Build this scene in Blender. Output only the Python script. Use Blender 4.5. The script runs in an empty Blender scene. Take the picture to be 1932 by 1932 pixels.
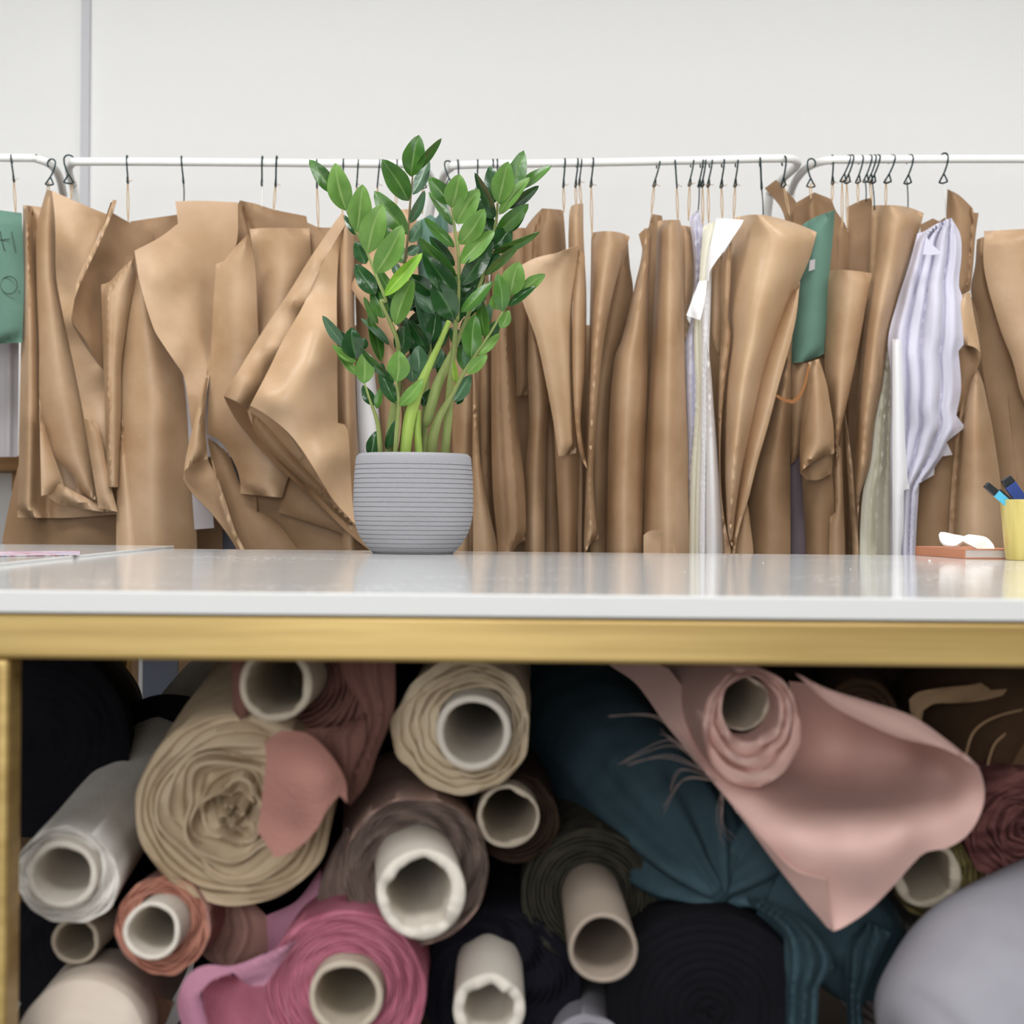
import bpy, bmesh, math, random
import numpy as np
from mathutils import Vector, Matrix, geometry, noise
from math import pi, sin, cos, radians

# ------------------------------------------------------------------ camera, world, lights, exposure
SC = bpy.context.scene
COL = SC.collection
F = 2880.0                      # focal length in pixels of the 1932 px frame
CAMZ = 1.0
RA = radians(0.50)              # the camera is held very slightly tilted
cam_data = bpy.data.cameras.new('camera')
cam_data.sensor_width = 36.0
cam_data.lens = 36.0 * F / 1932.0
cam = bpy.data.objects.new('camera', cam_data)
COL.objects.link(cam)
X = Vector((cos(RA), 0, sin(RA))); Yu = Vector((-sin(RA), 0, cos(RA))); Z = Vector((0, -1, 0))
M = Matrix.Identity(4)
for i in range(3):
    M[i][0], M[i][1], M[i][2] = X[i], Yu[i], Z[i]
M[2][3] = CAMZ
cam.matrix_world = M
cam_data.clip_start = 0.05
cam_data.dof.use_dof = True
cam_data.dof.focus_distance = 2.40
cam_data.dof.aperture_fstop = 5.6
SC.camera = cam

w = bpy.data.worlds.new('world'); SC.world = w; w.use_nodes = True
w.node_tree.nodes['Background'].inputs[0].default_value = (0.95, 0.97, 1.0, 1)
w.node_tree.nodes['Background'].inputs[1].default_value = 0.25

def area(name, loc, rot, sx, sy, power, col=(1, 1, 1)):
    l = bpy.data.lights.new(name, 'AREA'); l.shape = 'RECTANGLE'
    l.size, l.size_y, l.energy, l.color = sx, sy, power, col
    o = bpy.data.objects.new(name, l); COL.objects.link(o)
    o.location = loc; o.rotation_euler = rot
    return o
area('ceiling_light', (-1.1, 2.1, 2.66), (0, 0, 0), 1.5, 0.4, 32, (0.985, 0.99, 1.0))
area('ceiling_light', (1.3, 2.1, 2.66), (0, 0, 0), 1.5, 0.4, 32, (0.985, 0.99, 1.0))
area('ceiling_light', (0.0, -0.2, 2.66), (0, 0, 0), 2.0, 0.8, 40, (0.985, 0.99, 1.0))
area('window_light', (-0.5, -2.8, 1.7), (radians(86), 0, radians(-8)), 1.9, 1.5, 84, (1.0, 1.0, 1.0))
SC.view_settings.view_transform = 'Standard'
SC.view_settings.look = 'None'
SC.view_settings.gamma = 1.0
SC.view_settings.use_curve_mapping = False
SC.view_settings.exposure = 0.0

# ------------------------------------------------------------------ helpers
def W(px, py, Y):
    """point of the room seen at photo pixel (px, py) at distance Y from the camera"""
    u, v = px - 966.0, 966.0 - py
    return Vector(((u * cos(RA) - v * sin(RA)) * Y / F, Y, CAMZ + (u * sin(RA) + v * cos(RA)) * Y / F))

def lin(c):
    return tuple((x / 255 / 12.92) if x / 255 <= 0.04045 else ((x / 255 + 0.055) / 1.055) ** 2.4 for x in c)

def mat(name, rgb, rough=0.8, metal=0.0, spec=0.3, bump=0.0, bscale=200.0, var=0.0, vscale=6.0, rgb2=None,
        stretch=(1, 1, 1), sheen=0.0, attr=None, trans=0.0, coat=0.0, detail=3.0):
    m = bpy.data.materials.new(name); m.use_nodes = True
    nt = m.node_tree; N = nt.nodes; L = nt.links
    b = N['Principled BSDF']
    b.inputs['Base Color'].default_value = (*lin(rgb), 1)
    b.inputs['Roughness'].default_value = rough
    b.inputs['Metallic'].default_value = metal
    b.inputs['Specular IOR Level'].default_value = spec
    if sheen: b.inputs['Sheen Weight'].default_value = sheen
    if trans: b.inputs['Transmission Weight'].default_value = trans
    if coat: b.inputs['Coat Weight'].default_value = coat
    tc = N.new('ShaderNodeTexCoord'); mp = N.new('ShaderNodeMapping')
    L.new(tc.outputs['Object'], mp.inputs[0]); mp.inputs['Scale'].default_value = stretch
    if var or rgb2:
        nz = N.new('ShaderNodeTexNoise'); nz.inputs['Scale'].default_value = vscale; nz.inputs['Detail'].default_value = detail
        L.new(mp.outputs[0], nz.inputs['Vector'])
        rp = N.new('ShaderNodeValToRGB'); L.new(nz.outputs['Fac'], rp.inputs[0])
        c1 = lin(rgb); c2 = lin(rgb2) if rgb2 else tuple(x * (1 - var) for x in c1)
        rp.color_ramp.elements[0].position = 0.35; rp.color_ramp.elements[1].position = 0.65
        rp.color_ramp.elements[0].color = (*c2, 1); rp.color_ramp.elements[1].color = (*c1, 1)
        out = rp.outputs[0]
        if attr:
            out = attr(N, L, out)
        L.new(out, b.inputs['Base Color'])
    elif attr:
        rg = N.new('ShaderNodeRGB'); rg.outputs[0].default_value = (*lin(rgb), 1)
        L.new(attr(N, L, rg.outputs[0]), b.inputs['Base Color'])
    if bump:
        nb = N.new('ShaderNodeTexNoise'); nb.inputs['Scale'].default_value = bscale; nb.inputs['Detail'].default_value = 4
        L.new(mp.outputs[0], nb.inputs['Vector'])
        bp = N.new('ShaderNodeBump'); bp.inputs['Strength'].default_value = bump; bp.inputs['Distance'].default_value = 0.002
        L.new(nb.outputs['Fac'], bp.inputs['Height']); L.new(bp.outputs[0], b.inputs['Normal'])
    return m

def tag(o, label=None, cat=None, group=None, kind=None):
    if label: o['label'] = label
    if cat: o['category'] = cat
    if group: o['group'] = group
    if kind: o['kind'] = kind
    return o

def empty(name, loc, label, cat, group=None):
    o = bpy.data.objects.new(name, None); COL.objects.link(o)
    o.location = loc; o.empty_display_size = 0.05
    return tag(o, label, cat, group)

def world_loc(o):
    v = Vector((0, 0, 0))
    while o is not None:
        v = v + Vector(o.location); o = o.parent
    return v

def thicken(vs, faces, th, mi):
    """give a surface a back side and a rim"""
    n = len(vs); A = np.array([tuple(v) for v in vs]); N = np.zeros_like(A)
    for f in faces:
        a, b, c = A[f[0]], A[f[1]], A[f[2]]
        k = np.cross(b - a, c - a)
        if len(f) == 4: k = k + np.cross(A[f[2]] - a, A[f[3]] - a)
        for i in f: N[i] += k
    N /= np.linalg.norm(N, axis=1)[:, None] + 1e-12
    P = np.concatenate([A + N * th / 2, A - N * th / 2])
    cnt = {}
    for fi, f in enumerate(faces):
        for i in range(len(f)):
            e = (f[i], f[(i + 1) % len(f)]); cnt[e] = fi
    out = [tuple(f) for f in faces] + [tuple(i + n for i in reversed(f)) for f in faces]
    m2 = list(mi) * 2 if mi is not None else None
    for (a, b), fi in cnt.items():
        if (b, a) not in cnt:
            out.append((b, a, a + n, b + n))
            if m2 is not None: m2.append(mi[fi])
    return [Vector(p) for p in P], out, m2

def link(name, verts, faces, mats, parent=None, smooth=True, mi=None, autos=None, label=None, solid=0.0, bev=0.0, origin=None):
    """verts in room coordinates -> ONE mesh object (child of parent when given)"""
    vs = [Vector(v) for v in verts]
    if solid:
        vs, faces, mi = thicken(vs, faces, solid, mi)
        if autos is None: autos = 55
    if parent is not None:
        base = world_loc(parent); loc = Vector((0, 0, 0))
    else:
        lo = [min(v[i] for v in vs) for i in range(3)]; hi = [max(v[i] for v in vs) for i in range(3)]
        base = Vector(((lo[0] + hi[0]) / 2, (lo[1] + hi[1]) / 2, lo[2])) if origin is None else Vector(origin)
        loc = base
    me = bpy.data.meshes.new(name)
    me.from_pydata([v - base for v in vs], [], faces)
    me.update()
    if not isinstance(mats, (list, tuple)): mats = [mats]
    for m in mats: me.materials.append(m)
    if mi is not None:
        me.polygons.foreach_set('material_index', mi)
    if smooth:
        me.polygons.foreach_set('use_smooth', [True] * len(me.polygons))
    o = bpy.data.objects.new(name, me); COL.objects.link(o)
    o.location = loc
    if parent is not None: o.parent = parent
    if autos is not None:
        me.set_sharp_from_angle(angle=radians(autos))
    if bev:
        b = o.modifiers.new('bevel', 'BEVEL'); b.width = bev; b.segments = 3; b.limit_method = 'ANGLE'; b.angle_limit = radians(50)
    if label: o['label'] = label
    return o

class MB:
    def __init__(s): s.v = []; s.f = []; s.mi = []
    def add(s, v, f, m=0):
        k = len(s.v); s.v += [Vector(a) for a in v]; s.f += [tuple(i + k for i in q) for q in f]; s.mi += [m] * len(f)
        return s
    def box(s, lo, hi, m=0, mtx=None):
        v = [Vector((x, y, z)) for x in (lo[0], hi[0]) for y in (lo[1], hi[1]) for z in (lo[2], hi[2])]
        if mtx is not None: v = [mtx @ a for a in v]
        return s.add(v, [(0, 1, 3, 2), (4, 6, 7, 5), (0, 4, 5, 1), (2, 3, 7, 6), (0, 2, 6, 4), (1, 5, 7, 3)], m)
    def tube(s, pts, rad, n=10, m=0, cap=True, flat=None):
        pts = [Vector(p) for p in pts]; rs = rad if isinstance(rad, (list, tuple)) else [rad] * len(pts)
        v = []; f = []; ref = None
        for i, p in enumerate(pts):
            t = (pts[min(i + 1, len(pts) - 1)] - pts[max(i - 1, 0)]).normalized()
            if ref is None:
                ref = Vector((0, 0, 1)) if abs(t.z) < 0.9 else Vector((1, 0, 0))
            a = (ref - t * ref.dot(t)).normalized(); bb = t.cross(a); ref = a
            for k in range(n):
                th = 2 * pi * k / n
                v.append(p + (a * cos(th) + bb * sin(th)) * rs[i])
        for i in range(len(pts) - 1):
            for k in range(n):
                k2 = (k + 1) % n
                f.append((i * n + k, i * n + k2, (i + 1) * n + k2, (i + 1) * n + k))
        if cap:
            f.append(tuple(range(n - 1, -1, -1))); f.append(tuple((len(pts) - 1) * n + k for k in range(n)))
        return s.add(v, f, m)
    def lathe(s, prof, c, n=64, m=0, axis=None):
        """prof: [(r, h)] around +Z through c"""
        c = Vector(c); v = []; f = []
        for r, h in prof:
            for k in range(n):
                th = 2 * pi * k / n; v.append(c + Vector((r * cos(th), r * sin(th), h)))
        for i in range(len(prof) - 1):
            for k in range(n):
                k2 = (k + 1) % n
                f.append((i * n + k, i * n + k2, (i + 1) * n + k2, (i + 1) * n + k))
        return s.add(v, f, m)
    def build(s, name, mats, parent=None, **kw):
        return link(name, s.v, s.f, mats, parent, mi=s.mi, **kw)

def crom(pts, n=6, closed=False):
    """Catmull-Rom through tuples"""
    P = [np.array(p, float) for p in pts]; out = []; N = len(P)
    rng = range(N) if closed else range(N - 1)
    for i in rng:
        p0 = P[(i - 1) % N] if closed or i > 0 else P[i]
        p1 = P[i]; p2 = P[(i + 1) % N]; p3 = P[(i + 2) % N] if closed or i + 2 < N else p2
        for k in range(n):
            t = k / n
            out.append(0.5 * ((2 * p1) + (-p0 + p2) * t + (2 * p0 - 5 * p1 + 4 * p2 - p3) * t * t + (-p0 + 3 * p1 - 3 * p2 + p3) * t ** 3))
    if not closed: out.append(P[-1])
    return [tuple(p) for p in out]

def smooth_outline(o, step):
    """round the gentle turns of a closed outline, keep its real corners"""
    n = len(o); P = [np.array(p[:2], float) for p in o]
    def corner(i):
        a = P[i] - P[i - 1]; b = P[(i + 1) % n] - P[i]
        c = np.dot(a, b) / (np.linalg.norm(a) * np.linalg.norm(b) + 1e-9)
        return c < 0.83
    cor = [corner(i) for i in range(n)]
    out = []
    for i in range(n):
        p1, p2 = P[i], P[(i + 1) % n]
        L = np.linalg.norm(p2 - p1); k = max(1, int(L / step))
        t1 = (p2 - p1) if cor[i] else 0.5 * (p2 - P[i - 1]) * L / (0.5 * (np.linalg.norm(p2 - p1) + np.linalg.norm(p1 - P[i - 1])) + 1e-9)
        t2 = (p2 - p1) if cor[(i + 1) % n] else 0.5 * (P[(i + 2) % n] - p1) * L / (0.5 * (np.linalg.norm(p2 - p1) + np.linalg.norm(P[(i + 2) % n] - p2)) + 1e-9)
        for j in range(k):
            t = j / k
            h = (2 * t ** 3 - 3 * t * t + 1) * p1 + (t ** 3 - 2 * t * t + t) * t1 + (-2 * t ** 3 + 3 * t * t) * p2 + (t ** 3 - t * t) * t2
            out.append((h[0], h[1]))
    return out

def inside(poly, xs, ys):
    px = np.array([p[0] for p in poly]); py = np.array([p[1] for p in poly])
    res = np.zeros(len(xs), bool); j = len(poly) - 1
    for i in range(len(poly)):
        c = ((py[i] > ys) != (py[j] > ys)) & (xs < (px[j] - px[i]) * (ys - py[i]) / (py[j] - py[i] + 1e-12) + px[i])
        res ^= c; j = i
    return res

LOW = 1345
SEED = [1]
def sheet(name, outline, Y, m, d=0, b=0, t=0, l=0, rid=(), rb=None, g=9, thick=0.0009, nz=1.0, parent=None, label=None, col=None, raw=False, ds=1.0):
    """A sheet of paper or cloth: its outline at its own distance Y, curved in depth.
    d base offset towards the viewer, b bulge, t twist left/right, l lean top/bottom, rid vertical folds (u, width, amount)"""
    o = []; n = len(outline)
    for i in range(n):
        p = outline[i]; q = outline[(i + 1) % n]
        o.append(p)
        if p[1] == 1045 and q[1] == 1045 and not raw:
            o += [(p[0], LOW if p[0] > 455 else 1100), (q[0], LOW if p[0] > 455 else 1100)]
    AX = 1.0 if rb is not None else 2.2
    B = [(p[0] * AX, p[1]) for p in smooth_outline(o, g / (1 if AX == 1 else 1.6))]
    SEED[0] += 1; rs = random.Random(SEED[0])
    xs = np.array([p[0] for p in B]); ys = np.array([p[1] for p in B])
    y0, y1 = int(ys.min()), int(ys.max()) + 1
    gx, gy = np.meshgrid(np.arange(xs.min(), xs.max(), g), np.arange(y0, y1, g))
    gx = gx + (np.arange(gx.shape[0]) % 2)[:, None] * g * 0.5
    gx, gy = gx.ravel(), gy.ravel()
    ok = inside(B, gx, gy); gx, gy = gx[ok], gy[ok]
    if len(gx):
        dist = np.full(len(gx), 1e9)
        for i in range(len(B)):
            a = np.array(B[i - 1]); c = np.array(B[i]); ab = c - a; L2 = ab.dot(ab) + 1e-9
            tt = np.clip(((gx - a[0]) * ab[0] + (gy - a[1]) * ab[1]) / L2, 0, 1)
            dist = np.minimum(dist, np.hypot(gx - a[0] - tt * ab[0], gy - a[1] - tt * ab[1]))
        ok = dist > g * 0.45; gx, gy = gx[ok], gy[ok]
    V2 = [Vector(p) for p in B] + [Vector((float(a), float(c))) for a, c in zip(gx, gy)]
    r = geometry.delaunay_2d_cdt(V2, [], [list(range(len(B)))], 1, 1e-4)
    vv, ff = r[0], r[2]
    B = [(p[0] / AX, p[1]) for p in B]
    ax = np.array([v.x for v in vv]) / AX; ay = np.array([v.y for v in vv])
    # left/right extents per row, smoothed
    rows = np.arange(y0, y1 + 1)
    xl = np.full(len(rows), 1e9); xr = np.full(len(rows), -1e9)
    for i in range(len(B)):
        a, c = B[i - 1], B[i]
        for yy in range(int(min(a[1], c[1])), int(max(a[1], c[1])) + 2):
            if y0 <= yy <= y1:
                tt = 0.5 if abs(c[1] - a[1]) < 1e-6 else min(1, max(0, (yy - a[1]) / (c[1] - a[1])))
                x = a[0] + tt * (c[0] - a[0]); k = yy - y0
                xl[k] = min(xl[k], x); xr[k] = max(xr[k], x)
    K = 41; ker = np.ones(K) / K
    sm = lambda q: np.convolve(np.pad(q, K // 2, mode='edge'), ker, 'valid')
    xl, xr = sm(xl), sm(xr)
    ki = np.clip(ay - y0, 0, len(rows) - 1)
    XL = np.interp(ki, np.arange(len(rows)), xl); XR = np.interp(ki, np.arange(len(rows)), xr)
    u = np.clip((ax - XL) / np.maximum(XR - XL, 6), -0.02, 1.02); v = (ay - y0) / max(1, y1 - y0)
    if rb is not None:
        C = np.array([(p[0], p[1]) for p in rb], float) / 100; z = np.array([p[2] for p in rb], float)
        def phi(q): return q * q * np.log(q + 1e-6)
        n_ = len(C); A = np.zeros((n_ + 3, n_ + 3))
        A[:n_, :n_] = phi(np.hypot(C[:, None, 0] - C[None, :, 0], C[:, None, 1] - C[None, :, 1])) + np.eye(n_) * 1e-3
        A[:n_, n_] = 1; A[:n_, n_ + 1:] = C; A[n_, :n_] = 1; A[n_ + 1:, :n_] = C.T
        sol = np.linalg.solve(A, np.concatenate([z, [0, 0, 0]]))
        Q = np.stack([ax, ay], 1) / 100
        D = phi(np.hypot(Q[:, None, 0] - C[None, :, 0], Q[:, None, 1] - C[None, :, 1])) @ sol[:n_] + sol[n_] + Q @ sol[n_ + 1:]
        D = np.clip(D, z.min() - 60, z.max() + 60) + d
    else:
        D = d + 1.2 * b * (1 - (2 * u - 1) ** 2) + t * (u - 0.5) + l * (v - 0.5)
    for uu, wd, am in rid:
        D = D + am * np.exp(-((u - uu) / wd) ** 2)
    f1, f2, f3 = rs.uniform(.008, .016), rs.uniform(.02, .035), rs.uniform(0, 6)
    D = D + nz * (np.sin(ay * f1 + ax * f2 + f3) + 0.6 * np.sin(ax * f2 * 1.7 - ay * f1 * 2.2 + f3 * 2))
    S = Y / F
    P3 = [W(float(ax[i]), float(ay[i]), Y - float(D[i]) * S * ds) for i in range(len(vv))]
    ff = [tuple(reversed(q)) if False else tuple(q) for q in ff]
    ob = link(name, P3, ff, m, parent, solid=thick)
    if label: ob['label'] = label
    return ob
# ------------------------------------------------------------------ materials
M_wall = mat('wall_paint', (247, 247, 245), 0.85, bump=0.08, bscale=60)
M_side = mat('side_wall_paint', (136, 132, 128), 0.85)
M_trim = mat('trim_paint', (208, 208, 212), 0.6)
M_floor = mat('floor_vinyl', (120, 118, 116), 0.6, var=0.2, vscale=3)
M_white_metal = mat('white_powder_coat', (232, 232, 229), 0.35, spec=0.4)
M_kraft = mat('kraft_paper', (190, 159, 127), 0.5, spec=0.45, bump=0.25, bscale=90, rgb2=(166, 133, 99), vscale=7, detail=5)
M_kraft_dark = mat('kraft_paper_shaded', (162, 131, 100), 0.6, spec=0.3, bump=0.25, bscale=90, rgb2=(142, 112, 82), vscale=7, detail=5)  # darker kraft copy; shade painted into undersides, recesses and rear sheets
M_kraft_light = mat('kraft_paper_pale', (203, 172, 139), 0.42, spec=0.5, bump=0.2, bscale=90, rgb2=(184, 150, 114), vscale=7, detail=5)  # paler kraft copy; light painted into curls and folds that catch it
M_green = mat('green_card', (98, 132, 117), 0.7, rgb2=(88, 121, 106), vscale=8)
M_white_paper = mat('white_paper', (232, 231, 232), 0.8)
M_grey_paper = mat('grey_white_paper', (178, 172, 174), 0.8)
M_lilac = mat('white_lilac_cloth', (206, 204, 218), 0.9, bump=0.15, bscale=35)
M_cream_paper = mat('cream_paper', (222, 219, 200), 0.8)
M_plum = mat('plum_grey_paper', (104, 92, 98), 0.8)
M_blue_grey = mat('blue_grey_panel', (112, 118, 132), 0.7)
M_hook = mat('black_wire', (30, 52, 54), 0.35, metal=0.6, spec=0.5)
M_string = mat('hemp_string', (190, 160, 124), 0.9)
M_white_string = mat('white_tape', (226, 226, 222), 0.9)
M_black_string = mat('black_tape', (34, 52, 54), 0.9)
M_ink = mat('black_marker', (58, 72, 62), 0.6)
M_wood = mat('shelf_wood', (150, 112, 70), 0.6, var=0.3, vscale=12, stretch=(1, 8, 8))

def brass_attr(N, L, out): return out
M_brass = mat('brushed_gold', (196, 168, 106), 0.40, metal=0.35, spec=0.45, rgb2=(170, 142, 84), vscale=5, stretch=(0.6, 4, 14), bump=0.05, bscale=20)

# ------------------------------------------------------------------ structure
def slab(name, lo, hi, m, kind='structure'):
    b = MB().box(lo, hi); o = b.build(name, m, smooth=False)
    return tag(o, kind=kind)
slab('floor', (-3.4, -3.2, -0.05), (3.4, 3.9, 0), M_floor)
slab('ceiling', (-3.4, -3.2, 2.75), (3.4, 3.9, 2.8), M_wall)
slab('wall_back', (-3.4, 3.8, 0), (3.4, 3.9, 2.75), M_wall)
slab('wall_left', (-3.5, -3.2, 0), (-3.4, 3.9, 2.75), M_side)
slab('wall_right', (3.4, -3.2, 0), (3.5, 3.9, 2.75), M_side)
slab('wall_front', (-3.4, -3.3, 0), (3.4, -3.2, 2.75), M_side)
a, b_ = W(150, 300, 3.78), W(166, 300, 3.78)
slab('trim_1', (a.x, 3.785, 0), (b_.x, 3.8, 2.75), M_trim)
slab('baseboard_back', (-3.4, 3.785, 0), (a.x, 3.8, 0.1), M_trim)

# ------------------------------------------------------------------ cutting tables
TZ = CAMZ - 0.0677              # height of the worktop
M_top = mat('white_worktop', (226, 227, 226), 0.08, spec=0.36, bump=0.02, bscale=700)
def chalky(m):
    """chalk dust and fine scratches left on the worktop"""
    nt = m.node_tree; N = nt.nodes; L = nt.links; b = N['Principled BSDF']
    tc = N.new('ShaderNodeTexCoord'); geo = N.new('ShaderNodeNewGeometry')
    n1 = N.new('ShaderNodeTexNoise'); n1.inputs['Scale'].default_value = 330; n1.inputs['Detail'].default_value = 2
    mp = N.new('ShaderNodeMapping'); mp.inputs['Scale'].default_value = (0.35, 1, 1); mp.inputs['Rotation'].default_value = (0, 0, 0.5)
    L.new(geo.outputs['Position'], mp.inputs[0]); L.new(mp.outputs[0], n1.inputs['Vector'])
    r1 = N.new('ShaderNodeValToRGB'); r1.color_ramp.elements[0].position = 0.64; r1.color_ramp.elements[1].position = 0.70
    L.new(n1.outputs['Fac'], r1.inputs[0])
    n2 = N.new('ShaderNodeTexNoise'); n2.inputs['Scale'].default_value = 5; n2.inputs['Detail'].default_value = 4
    L.new(geo.outputs['Position'], n2.inputs['Vector'])
    r2 = N.new('ShaderNodeValToRGB'); r2.color_ramp.elements[0].position = 0.50; r2.color_ramp.elements[1].position = 0.66
    L.new(n2.outputs['Fac'], r2.inputs[0])
    mu = N.new('ShaderNodeMath'); mu.operation = 'MULTIPLY'
    sx = N.new('ShaderNodeSeparateXYZ'); L.new(geo.outputs['Normal'], sx.inputs[0])
    up = N.new('ShaderNodeMath'); up.operation = 'GREATER_THAN'; up.inputs[1].default_value = 0.95; L.new(sx.outputs['Z'], up.inputs[0])
    m0 = N.new('ShaderNodeMath'); m0.operation = 'MULTIPLY'; L.new(r1.outputs[0], m0.inputs[0]); L.new(up.outputs[0], m0.inputs[1])
    L.new(m0.outputs[0], mu.inputs[0]); L.new(r2.outputs[0], mu.inputs[1])
    mx = N.new('ShaderNodeMixRGB'); mx.inputs[1].default_value = (*lin((224, 225, 224)), 1); mx.inputs[2].default_value = (*lin((252, 252, 252)), 1)
    L.new(mu.outputs[0], mx.inputs[0]); L.new(mx.outputs[0], b.inputs['Base Color'])
    ma = N.new('ShaderNodeMath'); ma.operation = 'MULTIPLY_ADD'; ma.inputs[1].default_value = 0.5; ma.inputs[2].default_value = 0.08
    L.new(mu.outputs[0], ma.inputs[0]); L.new(ma.outputs[0], b.inputs['Roughness'])
chalky(M_top)
XS = W(314, 1033, 2.6).x
T1 = empty('cutting_table', (0.8, 1.9, 0), 'large white cutting table with brushed gold frame and fabric rolls stored underneath', 'table')
mb = MB().box((XS + 0.003, 1.25, TZ - 0.0185), (2.15, 2.6, TZ)); mb.build('worktop', M_top, T1, smooth=False, bev=0.0018)
BT = TZ - 0.0195; BB = BT - 0.037
lx1 = W(13, 1400, 1.25).x; lx0 = lx1 - 0.037
def bar(lo, hi, nm, par, m=M_brass):
    return MB().box(lo, hi).build(nm, m, par, smooth=True, bev=0.004, autos=40)
bar((lx0, 1.252, BB), (2.10, 1.289, BT), 'front_rail', T1)
bar((lx0, 2.52, BB), (2.10, 2.557, BT), 'back_rail', T1)
bar((lx0, 1.290, BB), (lx1, 2.519, BT), 'side_rail', T1)
bar((2.063, 1.290, BB), (2.10, 2.519, BT), 'side_rail', T1)
for (x0, yy) in ((lx0, 1.252), (lx0, 2.52), (2.063, 1.252), (2.063, 2.52)):
    bar((x0, yy, 0), (x0 + 0.037, yy + 0.037, BB - 0.0005), 'leg', T1)
SHZ = 0.30
MB().box((lx0, 1.30, SHZ - 0.02), (2.10, 2.52, SHZ)).build('lower_shelf', mat('shelf_board', (70, 62, 54), 0.7), T1, smooth=False)

T2 = empty('cutting_table', (-1.3, 1.9, 0), 'second white table joined on the left, its edge a thin diagonal line', 'table')
MB().box((-2.2, 1.2, TZ - 0.0165), (XS, 2.66, TZ + 0.0040)).build('worktop', M_top, T2, smooth=False, bev=0.0015)
for x0 in (-2.15, XS - 0.09):
    for yy in (1.3, 2.55):
        bar((x0, yy, 0), (x0 + 0.037, yy + 0.037, TZ - 0.017), 'leg', T2)

# ------------------------------------------------------------------ garment racks
def rack(label, pts, feet):
    pts = crom([tuple(W(*p)) for p in pts], 8)
    lo = min(p[0] for p in pts); hi = max(p[0] for p in pts)
    r = empty('garment_rack', ((lo + hi) / 2, 3.3, 0), label, 'clothes rack')
    MB().tube(pts, 0.0086, 16).build('rail', M_white_metal, r)
    for (px, Y, side) in feet:
        p = W(px, 420, Y)
        q = pts[0] if side < 0 else pts[-1]
        MB().tube([q, (p.x, Y, p.z), (p.x, Y, 0.03)], 0.0078 * 1.25, 14).build('post', M_white_metal, r)
        MB().tube([(p.x, Y - 0.28, 0.02), (p.x, Y + 0.14, 0.02)], 0.013, 12).build('foot', M_white_metal, r)
    return r
rack('white rail end curving down at the left edge of the photo', [(-500, 297, 3.2), (-200, 297, 3.2), (40, 298, 3.2), (70, 300, 3.2), (97, 312, 3.22), (112, 335, 3.27), (119, 365, 3.33)], [(110, 3.40, 1)])
rack('white garment rack running behind the potted plant from the left', [(138, 350, 3.36), (130, 322, 3.28), (138, 307, 3.22), (165, 305, 3.2), (400, 306, 3.2), (600, 308, 3.2), (770, 310, 3.2), (795, 313, 3.22), (812, 332, 3.27), (818, 360, 3.33)], [(152, 3.44, -1), (808, 3.40, 1)])
rack('white garment rack between the plant and the tall brown folder', [(836, 365, 3.33), (836, 335, 3.27), (850, 317, 3.22), (880, 311, 3.2), (1100, 307, 3.2), (1300, 303, 3.2), (1460, 299, 3.2), (1500, 302, 3.23), (1502, 314, 3.28), (1478, 336, 3.34), (1452, 365, 3.4)], [(850, 3.44, -1), (1446, 3.46, 1)])
rack('white garment rack over the white ruffled cloth on the right', [(1492, 362, 3.42), (1503, 338, 3.34), (1525, 315, 3.26), (1560, 303, 3.2), (1620, 301, 3.2), (1800, 300, 3.2), (2000, 300, 3.2), (2300, 300, 3.2)], [(1488, 3.50, -1)])

# wooden shelf seen at the far left
s1, s2 = W(-120, 860, 3.6), W(33, 890, 3.6)
sh = empty('wooden_shelf', (s2.x - 0.4, 3.65, 0), 'brown wooden shelf glimpsed low at the left edge', 'shelf')
MB().box((s1.x - 0.5, 3.55, s2.z), (s2.x + 0.03, 3.78, s1.z)).build('board', M_wood, sh, smooth=False, bev=0.002)
for xx in (s1.x - 0.45, s2.x):
    MB().box((xx, 3.56, 0), (xx + 0.025, 3.76, s2.z)).build('upright', M_wood, sh, smooth=False)

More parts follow.
